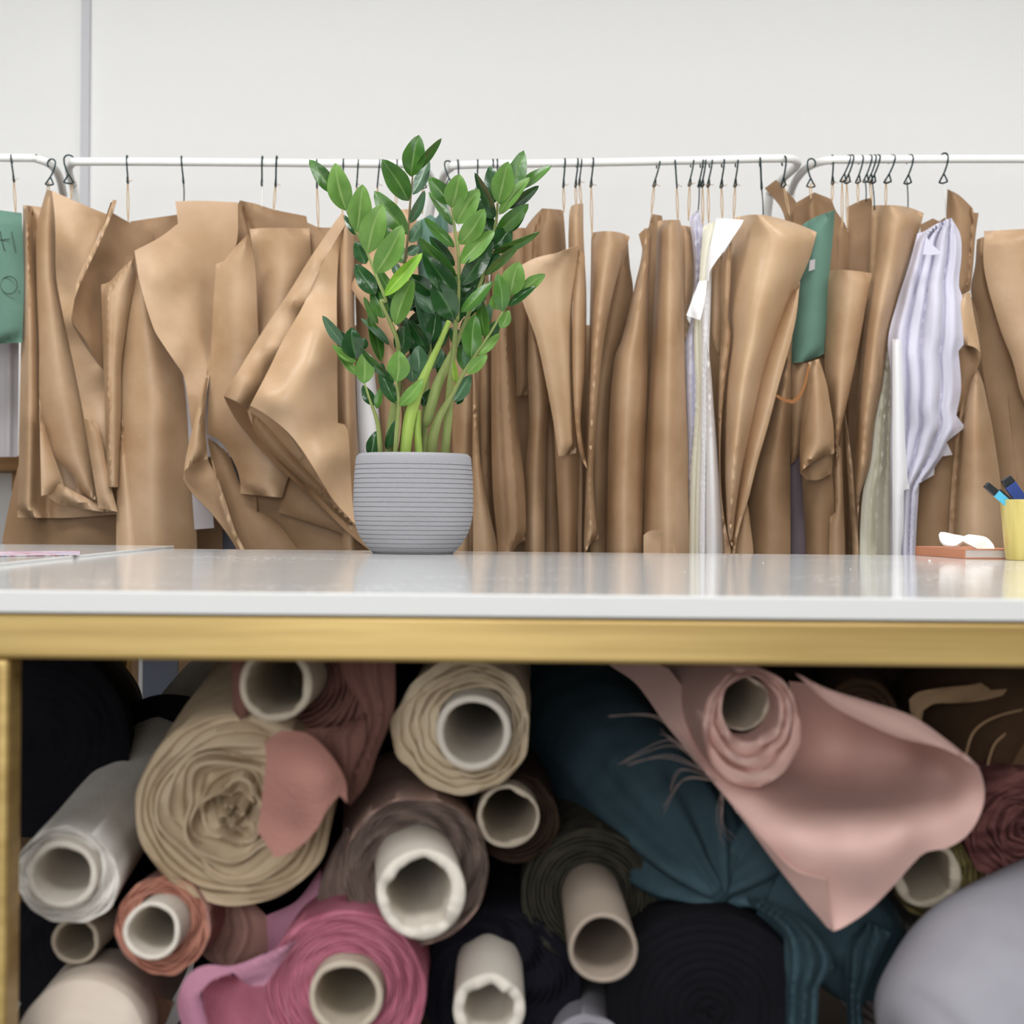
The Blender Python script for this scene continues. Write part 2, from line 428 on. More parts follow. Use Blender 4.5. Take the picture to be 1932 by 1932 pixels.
# ------------------------------------------------------------------ pattern hooks and their strings
def hook_mesh():
    r = 0.0105
    arc = [(0, r * cos(a), r * sin(a)) for a in np.linspace(radians(-50), radians(180), 12)]
    arc = [(x, -y, z) for x, y, z in arc]          # opening to the back, shank in front
    arc = [(x, -y, z) for x, y, z in arc]
    pts = [(x, y, z) for x, y, z in arc]
    pts += [(0, -r * 0.9, -0.012), (0, -0.004, -0.028), (0, 0.0, -0.036)]
    pts += [(0, 0.009, -0.050), (0, 0.010, -0.053), (0, 0.0, -0.056), (0, -0.010, -0.054), (0, -0.010, -0.052), (0, -0.002, -0.037)]
    return pts
HP = hook_mesh()
proto = MB().tube(crom(HP, 3), 0.0019, 8).build('pattern_hook', M_hook, origin=(0, 0, 0))
used = []
def hook(xt, yt, xb, yb, sx, sy, label, twist=8, kind='string', sd=6, Yr=3.2):
    """hook over the rail at pixel xt, its string tied down to the sheet at (sx, sy)"""
    o = proto if not used else proto.copy()
    if used: COL.objects.link(o)
    used.append(o)
    c = W(xt, yt + 12, Yr); bt = W(xb, yb, Yr)
    o.location = c
    lean = math.atan2(bt.x - c.x, c.z - bt.z)
    k = (yb - yt) / 60.0
    o.scale = (k, k, k)
    o.rotation_euler = (0, -lean, radians(twist))
    tag(o, label, 'pattern hook', 'wire pattern hooks on the rails')
    if sx is None: return
    e = W(sx, sy + 4, Yr - 0.0011 * sd)
    b0 = c + (bt - c) * 0.93
    if kind == 'string':
        mb = MB()
        for s in (-1, 1):
            mid = (b0 + e) / 2 + Vector((s * 0.0022, 0, 0))
            mb.tube(crom([tuple(b0), tuple(mid), tuple(e)], 5), 0.0010, 6)
        mb.tube([b0 + Vector((0.0, -0.002, 0.002)), b0 + Vector((0.006, -0.004, -0.003)), b0 + Vector((0.011, -0.004, -0.002 + 0.003 * random.Random(xt).uniform(-1, 1)))], 0.0007, 6)
        m_ = M_string
    else:
        mb = MB().tube(crom([tuple(b0), tuple((b0 + e) / 2 + Vector((0.001, 0, 0))), tuple(e)], 5), 0.0016 if kind == 'white' else 0.0013, 6)
        m_ = M_white_string if kind == 'white' else M_black_string
    base = c
    s_ = link('string', mb.v, mb.f, m_, None)
    # parent while keeping the place
    s_.parent = o
    o_m = Matrix.LocRotScale(o.location, o.rotation_euler, o.scale)
    s_.matrix_parent_inverse = o_m.inverted()
HK = [
 (22, 288, 26, 340, 30, 402, 'black hook above the green card at far left', 10, 'string'),
 (97, 296, 90, 348, 91, 362, 'black triangular hook facing us, second from the left edge', 78, 'string'),
 (130, 289, 136, 345, 134, 372, 'black open hook beside the curved rail corner at left', -72, 'string'),
 (240, 290, 241, 343, 242, 418, 'black hook with long string, third to the right of the left rail corner', 6, 'string'),
 (343, 291, 346, 343, 347, 378, 'black hook with knotted black tape above the wide smooth brown sheet', 6, 'black'),
 (495, 292, 494, 348, 494, 386, 'black hook with white tape, left one of a pair left of the plant', 4, 'white'),
 (522, 292, 520, 350, 516, 396, 'black hook with string, right one of a pair left of the plant', 4, 'string'),
 (598, 298, 598, 352, 601, 429, 'black hook with bow-knotted string just left of the plant leaves', 4, 'string'),
 (648, 297, 647, 350, 646, 402, 'black hook partly hidden behind the topmost left leaves', 4, 'string'),
 (676, 298, 673, 350, 672, 420, 'black hook seen between two leaf tips of the left stalk', 4, 'string'),
 (716, 298, 712, 350, 712, 420, 'black hook left of the upper middle leaf with loose string', 6, 'string'),
 (749, 298, 748, 350, 747, 395, 'black hook crossing the rail behind the middle stalk', 6, 'string'),
 (800, 303, 797, 352, 797, 400, 'tilted black hook at the rail bend behind the middle stalk', 60, 'string'),
 (846, 299, 853, 350, 852, 420, 'black open hook just right of the rail bend behind the plant', -60, 'string'),
 (864, 298, 866, 350, 866, 420, 'black straight hook behind the right-hand leaves', 5, 'string'),
 (901, 298, 900, 350, 900, 420, 'black hook behind the dark right-hand leaves', 5, 'string'),
 (930, 297, 930, 350, 930, 420, 'left of two close black hooks behind the right stalk tip', 5, 'string'),
 (938, 297, 938, 350, 938, 420, 'right of two close black hooks behind the right stalk tip', 5, 'string'),
 (1065, 296, 1063, 351, 1064, 396, 'first black hook to the right of the plant', 6, 'string'),
 (1089, 296, 1086, 350, 1087, 386, 'left of two touching black hooks right of the plant', 8, 'string'),
 (1096, 296, 1093, 345, 1097, 386, 'right of two touching black hooks right of the plant', 8, 'string'),
 (1118, 295, 1115, 350, 1117, 439, 'black hook with a very long string down to the rolled sheet', 8, 'string'),
 (1242, 298, 1234, 350, 1229, 398, 'leaning black hook at the right end of the bare rail stretch', 14, 'string'),
 (1274, 297, 1277, 352, 1279, 416, 'black hook above the smooth tube-like brown sheet', -6, 'string'),
 (1306, 296, 1301, 348, 1299, 412, 'black hook left of the dark cluster of hooks', 12, 'string'),
 (1324, 296, 1319, 350, 1317, 396, 'left hook of the dark cluster over the white papers, with black tape', 10, 'black'),
 (1329, 296, 1325, 350, 1326, 424, 'right hook of the dark cluster over the white papers', 10, 'string'),
 (1341, 296, 1336, 350, 1337, 416, 'black hook just right of the dark cluster', 10, 'string'),
 (1364, 295, 1361, 352, 1363, 412, 'black hook over the white folded sheet', 8, 'string'),
 (1390, 295, 1387, 350, 1384, 412, 'black hook over the left corner of the broad brown sheet', 8, 'string'),
 (1434, 293, 1437, 356, 1440, 406, 'black hook with a black tape bow over the broad brown sheet', -6, 'black'),
 (1479, 292, 1478, 350, 1490, 404, 'black hook by the left side of the central rack joint', 16, 'string'),
 (1531, 296, 1529, 350, 1530, 372, 'wide open black hook at the right side of the central rack joint', -72, 'string'),
 (1570, 290, 1571, 345, 1570, 378, 'straight black hook right after the central rack joint', 2, 'string'),
 (1599, 289, 1588, 342, 1589, 428, 'left of two leaning hooks above the gap in the brown sheets', 26, 'string'),
 (1605, 289, 1597, 344, 1599, 430, 'right of two leaning hooks above the gap in the brown sheets', 26, 'string'),
 (1624, 290, 1618, 343, 1619, 380, 'single leaning hook between a pair and a bunch of hooks', 20, 'string'),
 (1640, 289, 1632, 342, 1634, 376, 'leftmost hook of the bunch above the right brown folder', 22, 'black'),
 (1648, 289, 1640, 342, 1645, 376, 'middle hook of the bunch above the right brown folder', 22, 'string'),
 (1655, 289, 1645, 345, 1650, 392, 'rightmost hook of the bunch above the right brown folder', 22, 'black'),
 (1682, 289, 1671, 345, 1671, 392, 'leaning hook with string above the middle of the right brown folder', 34, 'string'),
 (1716, 289, 1711, 345, 1713, 394, 'leaning hook with black tape above the right brown folder edge', 34, 'black'),
 (1781, 286, 1779, 343, 1785, 414, 'rightmost black hook, holding white tape over the white cloth', 40, 'white'),
]
for h in HK: hook(*h)
# ------------------------------------------------------------------ potted plant
PY = 2.45; PS = PY / F
pc = W(779, 1046.5, PY); pc.z = TZ
PL = empty('potted_plant', pc, 'glossy green potted plant with upright leafy stalks in a ribbed grey pot', 'plant')
M_pot = mat('grey_stoneware', (156, 155, 159), 0.75, spec=0.3, bump=0.35, bscale=900, var=0.06, vscale=400)
M_soil = mat('soil', (58, 44, 34), 0.95, bump=1.0, bscale=300)
prof_px = [(862, 104), (864, 107), (868, 108.5), (900, 111.5), (940, 113), (970, 112.5), (990, 109.5), (1008, 104), (1024, 95), (1036, 86), (1044, 78), (1048, 73)]
def rad(y): return float(np.interp(y, [p[0] for p in prof_px], [p[1] for p in prof_px]))
prof = []
zy = lambda y: (1046.8 - y) * PS
prof += [(0.0, 0.012), (60 * PS, 0.012), (92 * PS, zy(890)), (100 * PS, zy(861)), (101.5 * PS, zy(859.5)), (103 * PS, zy(860))]
for y in (862, 864, 868, 875): prof.append((rad(y) * PS, zy(y)))
gy = 881.0
while gy < 1044:
    for dy, dr in ((-3.6, 0), (-0.75, 0), (-0.5, -1.4), (0.5, -1.4), (0.75, 0), (3.6, 0)):
        prof.append(((rad(gy + dy) + dr) * PS, zy(gy + dy)))
    gy += 8.75 if gy < 985 else 8.2
prof += [(rad(1046) * PS, zy(1046)), (66 * PS, 0.0), (0.0, 0.0)]
MB().lathe(list(reversed(prof)), pc, 120).build('pot', M_pot, PL, autos=35)
mb = MB().lathe([(0, 0.0), (50 * PS, 0.002), (91 * PS, -0.001)], pc + Vector((0, 0, zy(878))), 40)
mb.build('soil', M_soil, PL)

def leaf_attr(dark, light):
    def fn(N, L, out):
        a = N.new('ShaderNodeAttribute'); a.attribute_name = 'rib'
        mx = N.new('ShaderNodeMixRGB'); mx.inputs[2].default_value = (*lin(light), 1)
        L.new(a.outputs['Fac'], mx.inputs[0]); L.new(out, mx.inputs[1])
        return mx.outputs[0]
    return fn
def leafmat(n, c1, c2, rib, rough, spec):
    m = mat(n, c1, rough, spec=spec, rgb2=c2, vscale=30, attr=leaf_attr(None, rib), bump=0.25, bscale=130, detail=2)
    m.node_tree.nodes['Principled BSDF'].inputs['Subsurface Weight'].default_value = 0.0
    return m
LM = {'l': leafmat('leaf_pale_underside', (108, 146, 70), (88, 130, 54), (146, 174, 100), 0.42, 0.35),
      'm': leafmat('leaf_mid_green', (72, 116, 42), (54, 98, 34), (112, 150, 70), 0.33, 0.5),
      'd': leafmat('leaf_deep_green', (36, 78, 34), (27, 64, 29), (64, 108, 52), 0.22, 0.6),
      'g': leafmat('leaf_grey_green', (72, 108, 76), (60, 96, 66), (110, 144, 104), 0.35, 0.5),
      'y': leafmat('leaf_young_lime', (140, 180, 54), (110, 160, 46), (176, 206, 96), 0.35, 0.45)}
LK = list(LM); LMS = [LM[k] for k in LK]
def stem_mat(n, a_, b2): return mat(n, a_, 0.5, spec=0.35, rgb2=b2, vscale=25, stretch=(1, 1, .35), bump=0.3, bscale=80)
M_stem = stem_mat('stalk_green', (142, 158, 92), (120, 130, 74))
M_stem_thick = stem_mat('stalk_lime', (158, 186, 88), (128, 152, 66))
M_stem_brown = stem_mat('stalk_brownish', (128, 112, 76), (104, 92, 60))

class Leaves:
    def __init__(s): s.v = []; s.f = []; s.mi = []; s.rib = []
    def leaf(s, b, tip, wpx, k, d0, d1, rs):
        """b, tip in photo pixels; wpx visible width"""
        B = np.array(b, float); T = np.array(tip, float); L = np.linalg.norm(T - B)
        ax = (T - B) / L; pr = np.array([-ax[1], ax[0]])
        real = max(wpx, 0.40 * L); dep = math.sqrt(max(0, real ** 2 - wpx ** 2)) * rs.choice((-1, 1))
        tilt = rs.uniform(-0.22, 0.22) * wpx
        n = 13; QS = (-1, -.72, -.4, -.14, -.035, .035, .14, .4, .72, 1); k0 = len(s.v)
        bow = rs.uniform(-0.05, 0.05) * L; cup = 0.20 * real; arch = rs.uniform(0.02, 0.10) * L
        for i in range(n + 1):
            t = i / n
            prof = (math.sin(pi * t ** 0.90) ** 0.66) if 0 < t < 1 else 0
            prof *= 1.0 if t < 0.5 else (1 - 0.22 * (t - 0.5) * 2 * math.sin(pi * t))
            prof *= 1.12
            prof = max(prof, 0.05 if t < 0.5 else 0.0)
            c = B + (T - B) * t + pr * bow * math.sin(pi * t)
            dc = d0 + (d1 - d0) * t + arch * math.sin(pi * t)
            for q in QS:
                p = c + pr * q * prof * wpx / 2
                dd = dc + q * prof * (dep + tilt) / 2 + cup * abs(q) ** 1.15 * prof + 0.03 * real * math.sin(t * 9 + q * 2)
                s.v.append(W(p[0], p[1], PY - dd * PS)); s.rib.append((0.8 if abs(q) < 0.1 else 0.0) * (1 - 0.5 * t))
        r = len(QS)
        for i in range(n):
            for j in range(r - 1):
                a_ = k0 + i * r + j
                s.f.append((a_, a_ + 1, a_ + r + 1, a_ + r)); s.mi.append(LK.index(k))
    def build(s, parent):
        o = link('leaflets', s.v, s.f, LMS, parent, mi=s.mi, solid=0.0006)
        at = o.data.attributes.new('rib', 'FLOAT', 'POINT'); at.data.foreach_set('value', s.rib * 2)
        return o
c5 = lambda p: (p[0] / 3.864 + 560, p[1] / 3.864 + 230)
c6 = lambda p: (p[0] / 4.025 + 580, p[1] / 4.025 + 520)
def stalk(sp, radii, dd, m, leaves, label=None):
    """sp pixel polyline top->bottom, dd depth offsets; leaves (fn, base, tip, width, kind, dbase, dtip)"""
    n = len(sp)
    P = crom([(p[0], p[1], dd[i], radii[i]) for i, p in enumerate(sp)], 6)
    mb = MB().tube([W(p[0], p[1], PY - p[2] * PS) for p in P], [max(0.6, p[3]) * PS for p in P], 12)
    st = mb.build('stalk', m, PL)
    if label: st['label'] = label
    if leaves:
        Lv = Leaves(); rs = random.Random(n * 7 + int(sp[0][0]))
        for lf in leaves:
            fn, b, t, wd, k, d0, d1 = lf
            sc = 3.864 if fn is c5 else 4.025
            Lv.leaf(fn(b), fn(t), wd / sc, k, d0, d1, rs)
        Lv.build(st)
    return st
# A: left stalk
stalk([c5((365, 650)), c5((430, 800)), c5((520, 970)), c5((580, 1130)), c5((650, 1300)), c6((560, 200)), c6((640, 380)), c6((690, 540)), c6((690, 800)), c6((650, 1100)), c6((625, 1400))],
      [1.6, 2.2, 2.6, 3, 3.4, 3.4, 4, 4.4, 5.5, 10, 10], [60, 60, 58, 55, 50, 50, 45, 40, 10, -10, -15], M_stem,
      [(c5, (255, 515), (90, 275), 105, 'm', 60, 75), (c5, (362, 648), (280, 300), 158, 'l', 62, 80), (c5, (440, 800), (480, 455), 158, 'l', 64, 84),
       (c5, (515, 955), (625, 595), 175, 'l', 64, 90), (c5, (575, 1105), (770, 752), 165, 'l', 60, 95), (c5, (640, 1270), (917, 955), 95, 'y', 62, 100),
       (c5, (430, 825), (345, 680), 48, 'd', 55, 30), (c5, (505, 1035), (428, 868), 92, 'd', 50, 35), (c5, (575, 1258), (428, 1035), 120, 'd', 50, 45),
       (c5, (722, 1300), (595, 1062), 85, 'm', 30, 25), (c5, (638, 1430), (548, 1215), 118, 'm', 30, 30), (c5, (700, 1425), (655, 1250), 82, 'g', 25, 30),
       (c5, (590, 1470), (490, 1275), 50, 'm', 20, 20), (c5, (600, 1300), (610, 1090), 70, 'd', 35, 15), (c5, (655, 905), (655, 760), 90, 'm', 20, 10)])
# B: centre-left stalk
stalk([c5((845, 385)), c5((828, 570)), c5((812, 800)), c5((795, 970)), c5((768, 1170)), c5((760, 1400)), c6((715, 300)), c6((700, 600)), c6((720, 850)), c6((740, 1100)), c6((700, 1400))],
      [1.5, 2, 2.4, 2.6, 3, 3.4, 3.6, 4, 5, 6, 6], [0] * 7 + [-5, -10, -15, -15], M_stem_brown,
      [(c5, (832, 398), (890, 95), 150, 'm', 5, 20), (c5, (862, 360), (1055, 120), 62, 'm', 0, 5), (c5, (845, 530), (965, 275), 85, 'g', -5, -25),
       (c5, (815, 575), (620, 272), 150, 'm', 5, 30), (c5, (805, 818), (565, 503), 140, 'm', 5, 25), (c5, (822, 740), (932, 500), 68, 'g', -5, -15),
       (c5, (825, 880), (905, 715), 85, 'g', -5, -25), (c5, (775, 1030), (735, 880), 100, 'm', -8, -30), (c5, (800, 960), (895, 905), 70, 'g', -8, -30),
       (c6, (668, 372), (806, 22), 140, 'l', 45, 70), (c5, (740, 1130), (710, 1000), 60, 'g', -10, -30)])
# C: main centre-right stalk
stalk([c5((1130, 625)), c5((1155, 800)), c5((1178, 950)), c5((1182, 1100)), c5((1172, 1430)), c6((1132, 300)), c6((1112, 560)), c6((1085, 800)), c6((1075, 1000)), c6((1040, 1400))],
      [1.8, 2.6, 3, 3.2, 3.6, 4.2, 4.6, 6, 8, 8], [40, 40, 40, 38, 34, 30, 25, 20, 15, 10], M_stem,
      [(c5, (1128, 625), (1185, 380), 155, 'l', 42, 60), (c5, (1112, 600), (962, 402), 112, 'm', 38, 40), (c5, (1165, 742), (1330, 490), 150, 'l', 42, 62),
       (c5, (1187, 892), (1370, 632), 138, 'l', 42, 65), (c5, (1197, 1032), (1445, 792), 120, 'l', 42, 66), (c5, (1135, 752), (960, 512), 60, 'm', 35, 30),
       (c5, (1150, 912), (928, 700), 75, 'm', 35, 40), (c5, (1160, 1125), (890, 842), 100, 'm', 34, 60), (c5, (1150, 1050), (968, 832), 80, 'd', 30, 20),
       (c5, (1162, 1272), (920, 945), 150, 'd', 34, 55), (c5, (1198, 1190), (1430, 870), 130, 'd', 30, 25), (c5, (1150, 1440), (988, 1160), 175, 'd', 34, 60),
       (c5, (1198, 1388), (1430, 1160), 85, 'm', 50, 60), (c5, (1000, 1260), (815, 1115), 110, 'd', 20, 30), (c5, (1000, 1400), (845, 1140), 120, 'g', 5, 0),
       (c5, (1210, 1240), (1290, 1090), 90, 'd', 20, 10)])
# D: right stalk
stalk([c5((1465, 590)), c5((1455, 700)), c5((1430, 850)), c5((1390, 1000)), c5((1340, 1180)), c5((1260, 1380)), c6((1160, 450)), c6((1090, 600)), c6((1050, 690)), c6((975, 870)), c6((920, 1080)), c6((900, 1150))],
      [2, 2.6, 3, 3.2, 3.4, 3.8, 4.6, 6, 8, 10, 9, 4], [10, 10, 8, 5, 0, -5, -5, 0, 5, 10, 10, 8], M_stem,
      [(c5, (1470, 590), (1540, 288), 150, 'l', 25, 45), (c5, (1480, 600), (1655, 208), 150, 'm', 8, 15), (c5, (1590, 495), (1857, 320), 75, 'm', 5, 20),
       (c5, (1475, 675), (1700, 402), 85, 'l', 15, 40), (c5, (1540, 630), (1765, 465), 72, 'd', 5, 15), (c5, (1447, 692), (1298, 370), 70, 'd', 12, 25),
       (c5, (1440, 590), (1410, 318), 115, 'd', -5, -20), (c5, (1455, 812), (1690, 598), 110, 'm', 10, 30), (c5, (1470, 800), (1665, 650), 120, 'd', 0, 5),
       (c5, (1428, 925), (1560, 775), 150, 'd', 8, 10), (c5, (1428, 950), (1772, 800), 62, 'm', 12, 50), (c5, (1370, 1120), (1640, 870), 60, 'm', 5, 20),
       (c5, (1372, 1100), (1472, 950), 100, 'd', 0, -10), (c5, (1350, 720), (1305, 480), 100, 'd', -20, -30), (c5, (1420, 850), (1340, 610), 120, 'd', -15, -25),
       (c5, (1300, 960), (1260, 700), 90, 'd', -25, -30), (c5, (1290, 1250), (1330, 1010), 110, 'd', -10, -20), (c5, (1230, 1300), (1250, 1130), 90, 'd', -15, -20),
       (c5, (1440, 700), (1320, 560), 90, 'd', -10, -20)])
# E: right low stalk
stalk([c6((1545, 140)), c6((1480, 280)), c6((1340, 510)), c6((1200, 720)), c6((1100, 900)), c6((1000, 1080)), c6((950, 1250)), c6((945, 1400))],
      [1.6, 2.2, 3, 3.8, 5, 7.5, 10, 9.5], [70, 70, 65, 60, 52, 45, 40, 35], M_stem,
      [(c5, (1560, 1262), (1620, 1020), 155, 'l', 72, 85), (c5, (1500, 1382), (1465, 1105), 112, 'm', 72, 90), (c5, (1640, 1232), (1812, 1110), 85, 'l', 68, 80),
       (c5, (1540, 1342), (1740, 1200), 62, 'd', 70, 85), (c6, (1300, 602), (1462, 440), 70, 'l', 66, 55), (c6, (1465, 400), (1530, 262), 78, 'l', 66, 60),
       (c6, (1355, 470), (1320, 165), 88, 'm', 62, 40), (c6, (1245, 630), (1272, 292), 140, 'm', 60, 66), (c6, (1195, 695), (1200, 500), 56, 'g', 55, 35),
       (c6, (1215, 745), (1366, 600), 90, 'l', 62, 76), (c6, (1130, 822), (1112, 640), 34, 'y', 50, 52), (c6, (1118, 955), (1240, 755), 105, 'g', 50, 35),
       (c6, (1130, 975), (1190, 890), 60, 'd', 45, 35), (c6, (1350, 510), (1462, 330), 88, 'd', 55, 35), (c6, (1300, 420), (1400, 200), 80, 'g', 30, 20),
       (c6, (1440, 260), (1420, 140), 90, 'l', 50, 60)])
# F: thick lime stalk
stalk([c6((1075, 345)), c6((1010, 500)), c6((945, 640)), c6((880, 780)), c6((810, 970)), c6((765, 1150)), c6((738, 1400))],
      [5, 5.6, 6.6, 8.2, 10.4, 11, 10], [55, 58, 60, 62, 64, 62, 60], M_stem_thick, None, 'thick lime green stalk, bare')
stalk([c6((840, 1020)), c6((835, 1150)), c6((850, 1400))], [6, 7, 7], [45, 48, 50], M_stem_thick, None, 'short lime stalk stump')
# I: small left stalk
stalk([c6((435, 820)), c6((480, 960)), c6((535, 1130)), c6((560, 1400))], [1.6, 2.6, 4.2, 5.6], [60, 60, 55, 45], M_stem,
      [(c6, (430, 820), (430, 582), 132, 'l', 62, 75), (c6, (370, 662), (188, 528), 62, 'l', 45, 60), (c6, (370, 635), (335, 392), 150, 'd', 50, 60),
       (c6, (285, 545), (115, 303), 78, 'g', 40, 50), (c6, (375, 755), (230, 600), 56, 'l', 45, 50), (c6, (430, 560), (430, 470), 50, 'd', 40, 40),
       (c6, (510, 985), (420, 830), 80, 'd', 50, 40), (c6, (525, 1010), (560, 850), 56, 'm', 55, 50), (c6, (480, 1380), (525, 1180), 100, 'd', 30, 30),
       (c6, (300, 500), (200, 420), 60, 'g', 35, 40)])
# J: small front stalk
stalk([c6((672, 805)), c6((692, 960)), c6((680, 1150)), c6((665, 1400))], [1.8, 2.8, 4, 4.6], [75, 75, 70, 62], M_stem,
      [(c6, (678, 808), (692, 570), 160, 'l', 78, 90), (c6, (660, 812), (402, 548), 58, 'd', 74, 80), (c6, (700, 990), (876, 783), 92, 'l', 76, 95),
       (c6, (670, 970), (545, 690), 95, 'd', 50, 40), (c6, (600, 1320), (665, 1100), 70, 'd', 30, 25)])
rk = random.Random(21)
FILL = []
for q in range(26):
    bx, by = rk.uniform(560, 1290), rk.uniform(140, 760)
    an = rk.uniform(-0.95, 0.95); ln_ = rk.uniform(170, 260)
    FILL.append((c6, (bx, by), (bx + ln_ * sin(an), by - ln_ * cos(an)), rk.uniform(70, 115), rk.choice('ddgdm'), rk.uniform(-60, -35), rk.uniform(-70, -30)))
# K: back stalk filling the middle
stalk([c6((930, 360)), c6((930, 600)), c6((900, 900)), c6((880, 1400))], [2, 3, 5, 7], [-30, -30, -30, -25], M_stem,
      [(c6, (720, 605), (740, 368), 112, 'd', 0, 10), (c6, (850, 740), (842, 530), 130, 'g', 0, 0), (c6, (922, 585), (768, 330), 85, 'd', 0, 10),
       (c6, (800, 810), (780, 600), 120, 'g', -10, -10), (c6, (935, 520), (810, 90), 100, 'g', -10, 0), (c6, (940, 505), (980, 268), 105, 'd', 0, 0),
       (c6, (950, 705), (1025, 560), 95, 'g', -10, 0), (c6, (1000, 760), (1045, 590), 70, 'd', -10, -10), (c6, (640, 360), (615, 120), 80, 'g', 10, 10),
       (c6, (960, 330), (820, 60), 95, 'g', -15, -15), (c6, (870, 990), (965, 850), 70, 'd', -5, 0), (c6, (560, 650), (460, 305), 88, 'm', 0, 0),
       (c6, (622, 525), (405, 325), 55, 'g', 5, 0), (c6, (740, 760), (720, 560), 60, 'd', -20, -20), (c6, (1110, 370), (1180, 100), 130, 'd', -30, -30),
       (c6, (1050, 350), (980, 100), 110, 'd', -25, -35), (c6, (590, 850), (570, 660), 60, 'd', -10, -10), (c6, (860, 560), (880, 380), 90, 'd', -25, -25)] + FILL)
# ------------------------------------------------------------------ paper patterns hanging on the racks
K, KD, KL = M_kraft, M_kraft_dark, M_kraft_light
RY = 3.2
def pset(label, sheets, name='paper_pattern', cat='paper pattern', Y=RY, group='paper patterns hung on the garment racks', part='paper_sheet'):
    """sheets: (outline, material, options). One hung bundle with each of its sheets as a part."""
    lo = W(sheets[0][0][0][0], 1000, Y)
    if len(sheets) == 1:
        o, m, k = sheets[0]; k.pop('part', 0); ob = sheet(name, o, Y, m, ds=1.5, **k); return tag(ob, label, cat, group)
    pt = empty(name, (lo.x, Y, lo.z), label, cat, group)
    for o, m, k in sheets:
        sheet(k.pop('part', part), o, Y, m, parent=pt, ds=1.5, **k)
    return pt
E = dict
# ---- far left
gc = pset('green card with black handwritten letters at the far left edge', [
 ([(-60, 390), (41, 402), (45, 520), (42, 646), (-60, 652)], M_green, E(d=30, b=10, part='card'))], name='green_card', cat='card')
def stroke(par, pts, m, r=0.0013, Y=RY, d=0):
    q = [W(x, y, Y - d * Y / F) for x, y in pts]
    return MB().tube(crom([tuple(a) for a in q], 5), r, 6).build('lettering', m, par)
for pts in ([(0, 436), (4, 455), (9, 473)], [(0, 453), (18, 451)], [(22, 437), (25, 455), (30, 476)],
            [(17 + 15.5 * cos(a), 538 + 16.5 * sin(a)) for a in np.linspace(0, 2 * pi, 17)], [(36, 548), (37, 554)]):
    stroke(gc, pts, M_ink, 0.0009, d=64)
pset('greyish white sheet below the green card at far left', [
 ([(-80, 600), (36, 600), (35, 700), (33, 862), (-80, 862)], M_grey_paper, E(d=-40, b=6, rid=((.6, .1, -8), (.85, .05, 6))))], name='hanging_sheet')
pset('brown pattern bundle under the triangular hook, second from the left, with folded lower edge', [
 ([(34, 880), (12, 980), (2, 1045), (225, 1045), (225, 1000), (225, 880)], KD, E(d=-28, b=14, l=10)),
 ([(44, 387), (78, 391), (110, 398), (222, 700), (225, 970), (130, 977), (33, 976), (36, 860), (40, 640)], K, E(d=0, rid=((.10, .08, 26), (.30, .06, -10)), t=-14)),
 ([(88, 358), (98, 360), (105, 400), (106, 519), (114, 570), (129, 640), (145, 717), (158, 785), (168, 847), (186, 946), (145, 928), (140, 901), (106, 865), (98, 847), (78, 785), (74, 740), (74, 658), (69, 519), (71, 425)], K, E(d=18, b=14)),
 ([(74, 750), (80, 788), (98, 850), (112, 890), (123, 925), (100, 929), (78, 936)], KL, E(d=30, b=4, t=-16)),
 ([(92, 938), (112, 912), (145, 930), (186, 950), (222, 962), (200, 966), (160, 960), (110, 950)], K, E(d=24, b=8)),
])
pset('broad brown sheet sloping down to the right from the triangular hook', [
 ([(98, 360), (150, 383), (203, 405), (175, 470), (150, 532), (138, 580), (136, 610), (155, 645), (194, 697), (225, 722), (225, 968), (186, 958), (168, 847), (158, 785), (145, 717), (129, 640), (114, 570), (106, 519), (104, 415)], K, E(rb=[(98, 360, 44), (106, 519, 40), (150, 383, 50), (203, 405, 30), (150, 532, 52), (125, 560, 40), (137, 605, 60), (114, 570, 38), (129, 640, 38), (180, 700, 44), (222, 730, 20), (160, 785, 34), (190, 800, 42), (222, 960, 14), (190, 955, 34), (140, 450, 62), (165, 430, 50)])),
 ([(158, 790), (176, 793), (186, 806), (205, 900), (222, 966), (186, 958), (172, 870)], K, E(d=52, b=4)),
])
pset('dark curled brown sheet with a narrow upright corner near the left', [
 ([(246, 418), (334, 405), (345, 500), (345, 640), (240, 640)], KD, E(d=-18, b=6)),
 ([(209, 382), (220, 378), (213, 402), (241, 418), (290, 440), (285, 500), (265, 600), (240, 700), (222, 720), (194, 697), (165, 648), (138, 611), (137, 585), (150, 532), (178, 470)], KD, E(rb=[(215, 380, 50), (213, 402, 30), (241, 418, 8), (290, 440, 4), (265, 600, 6), (240, 700, 10), (194, 697, 40), (165, 648, 66), (137, 600, 84), (150, 532, 76), (178, 470, 66), (190, 500, 34), (180, 580, 40), (200, 450, 36)])),
 ([(213, 377), (220, 378), (212, 402), (196, 440), (172, 492), (152, 534), (140, 566), (146, 530), (170, 478), (195, 428)], KL, E(d=86, b=3)),  # pale sliver painting the bright fold line of the curl
])
pset('narrow brown sheet with a notched top corner, left of the broad draped one', [
 ([(218, 484), (252, 482), (250, 505), (222, 525)], KD, E(d=4)),
 ([(191, 537), (207, 532), (225, 512), (248, 491), (257, 514), (246, 570), (235, 640), (229, 692), (228, 769), (223, 919), (203, 919), (199, 795), (194, 640)], K, E(d=52, b=16, rid=((.22, .08, 8),))),
])
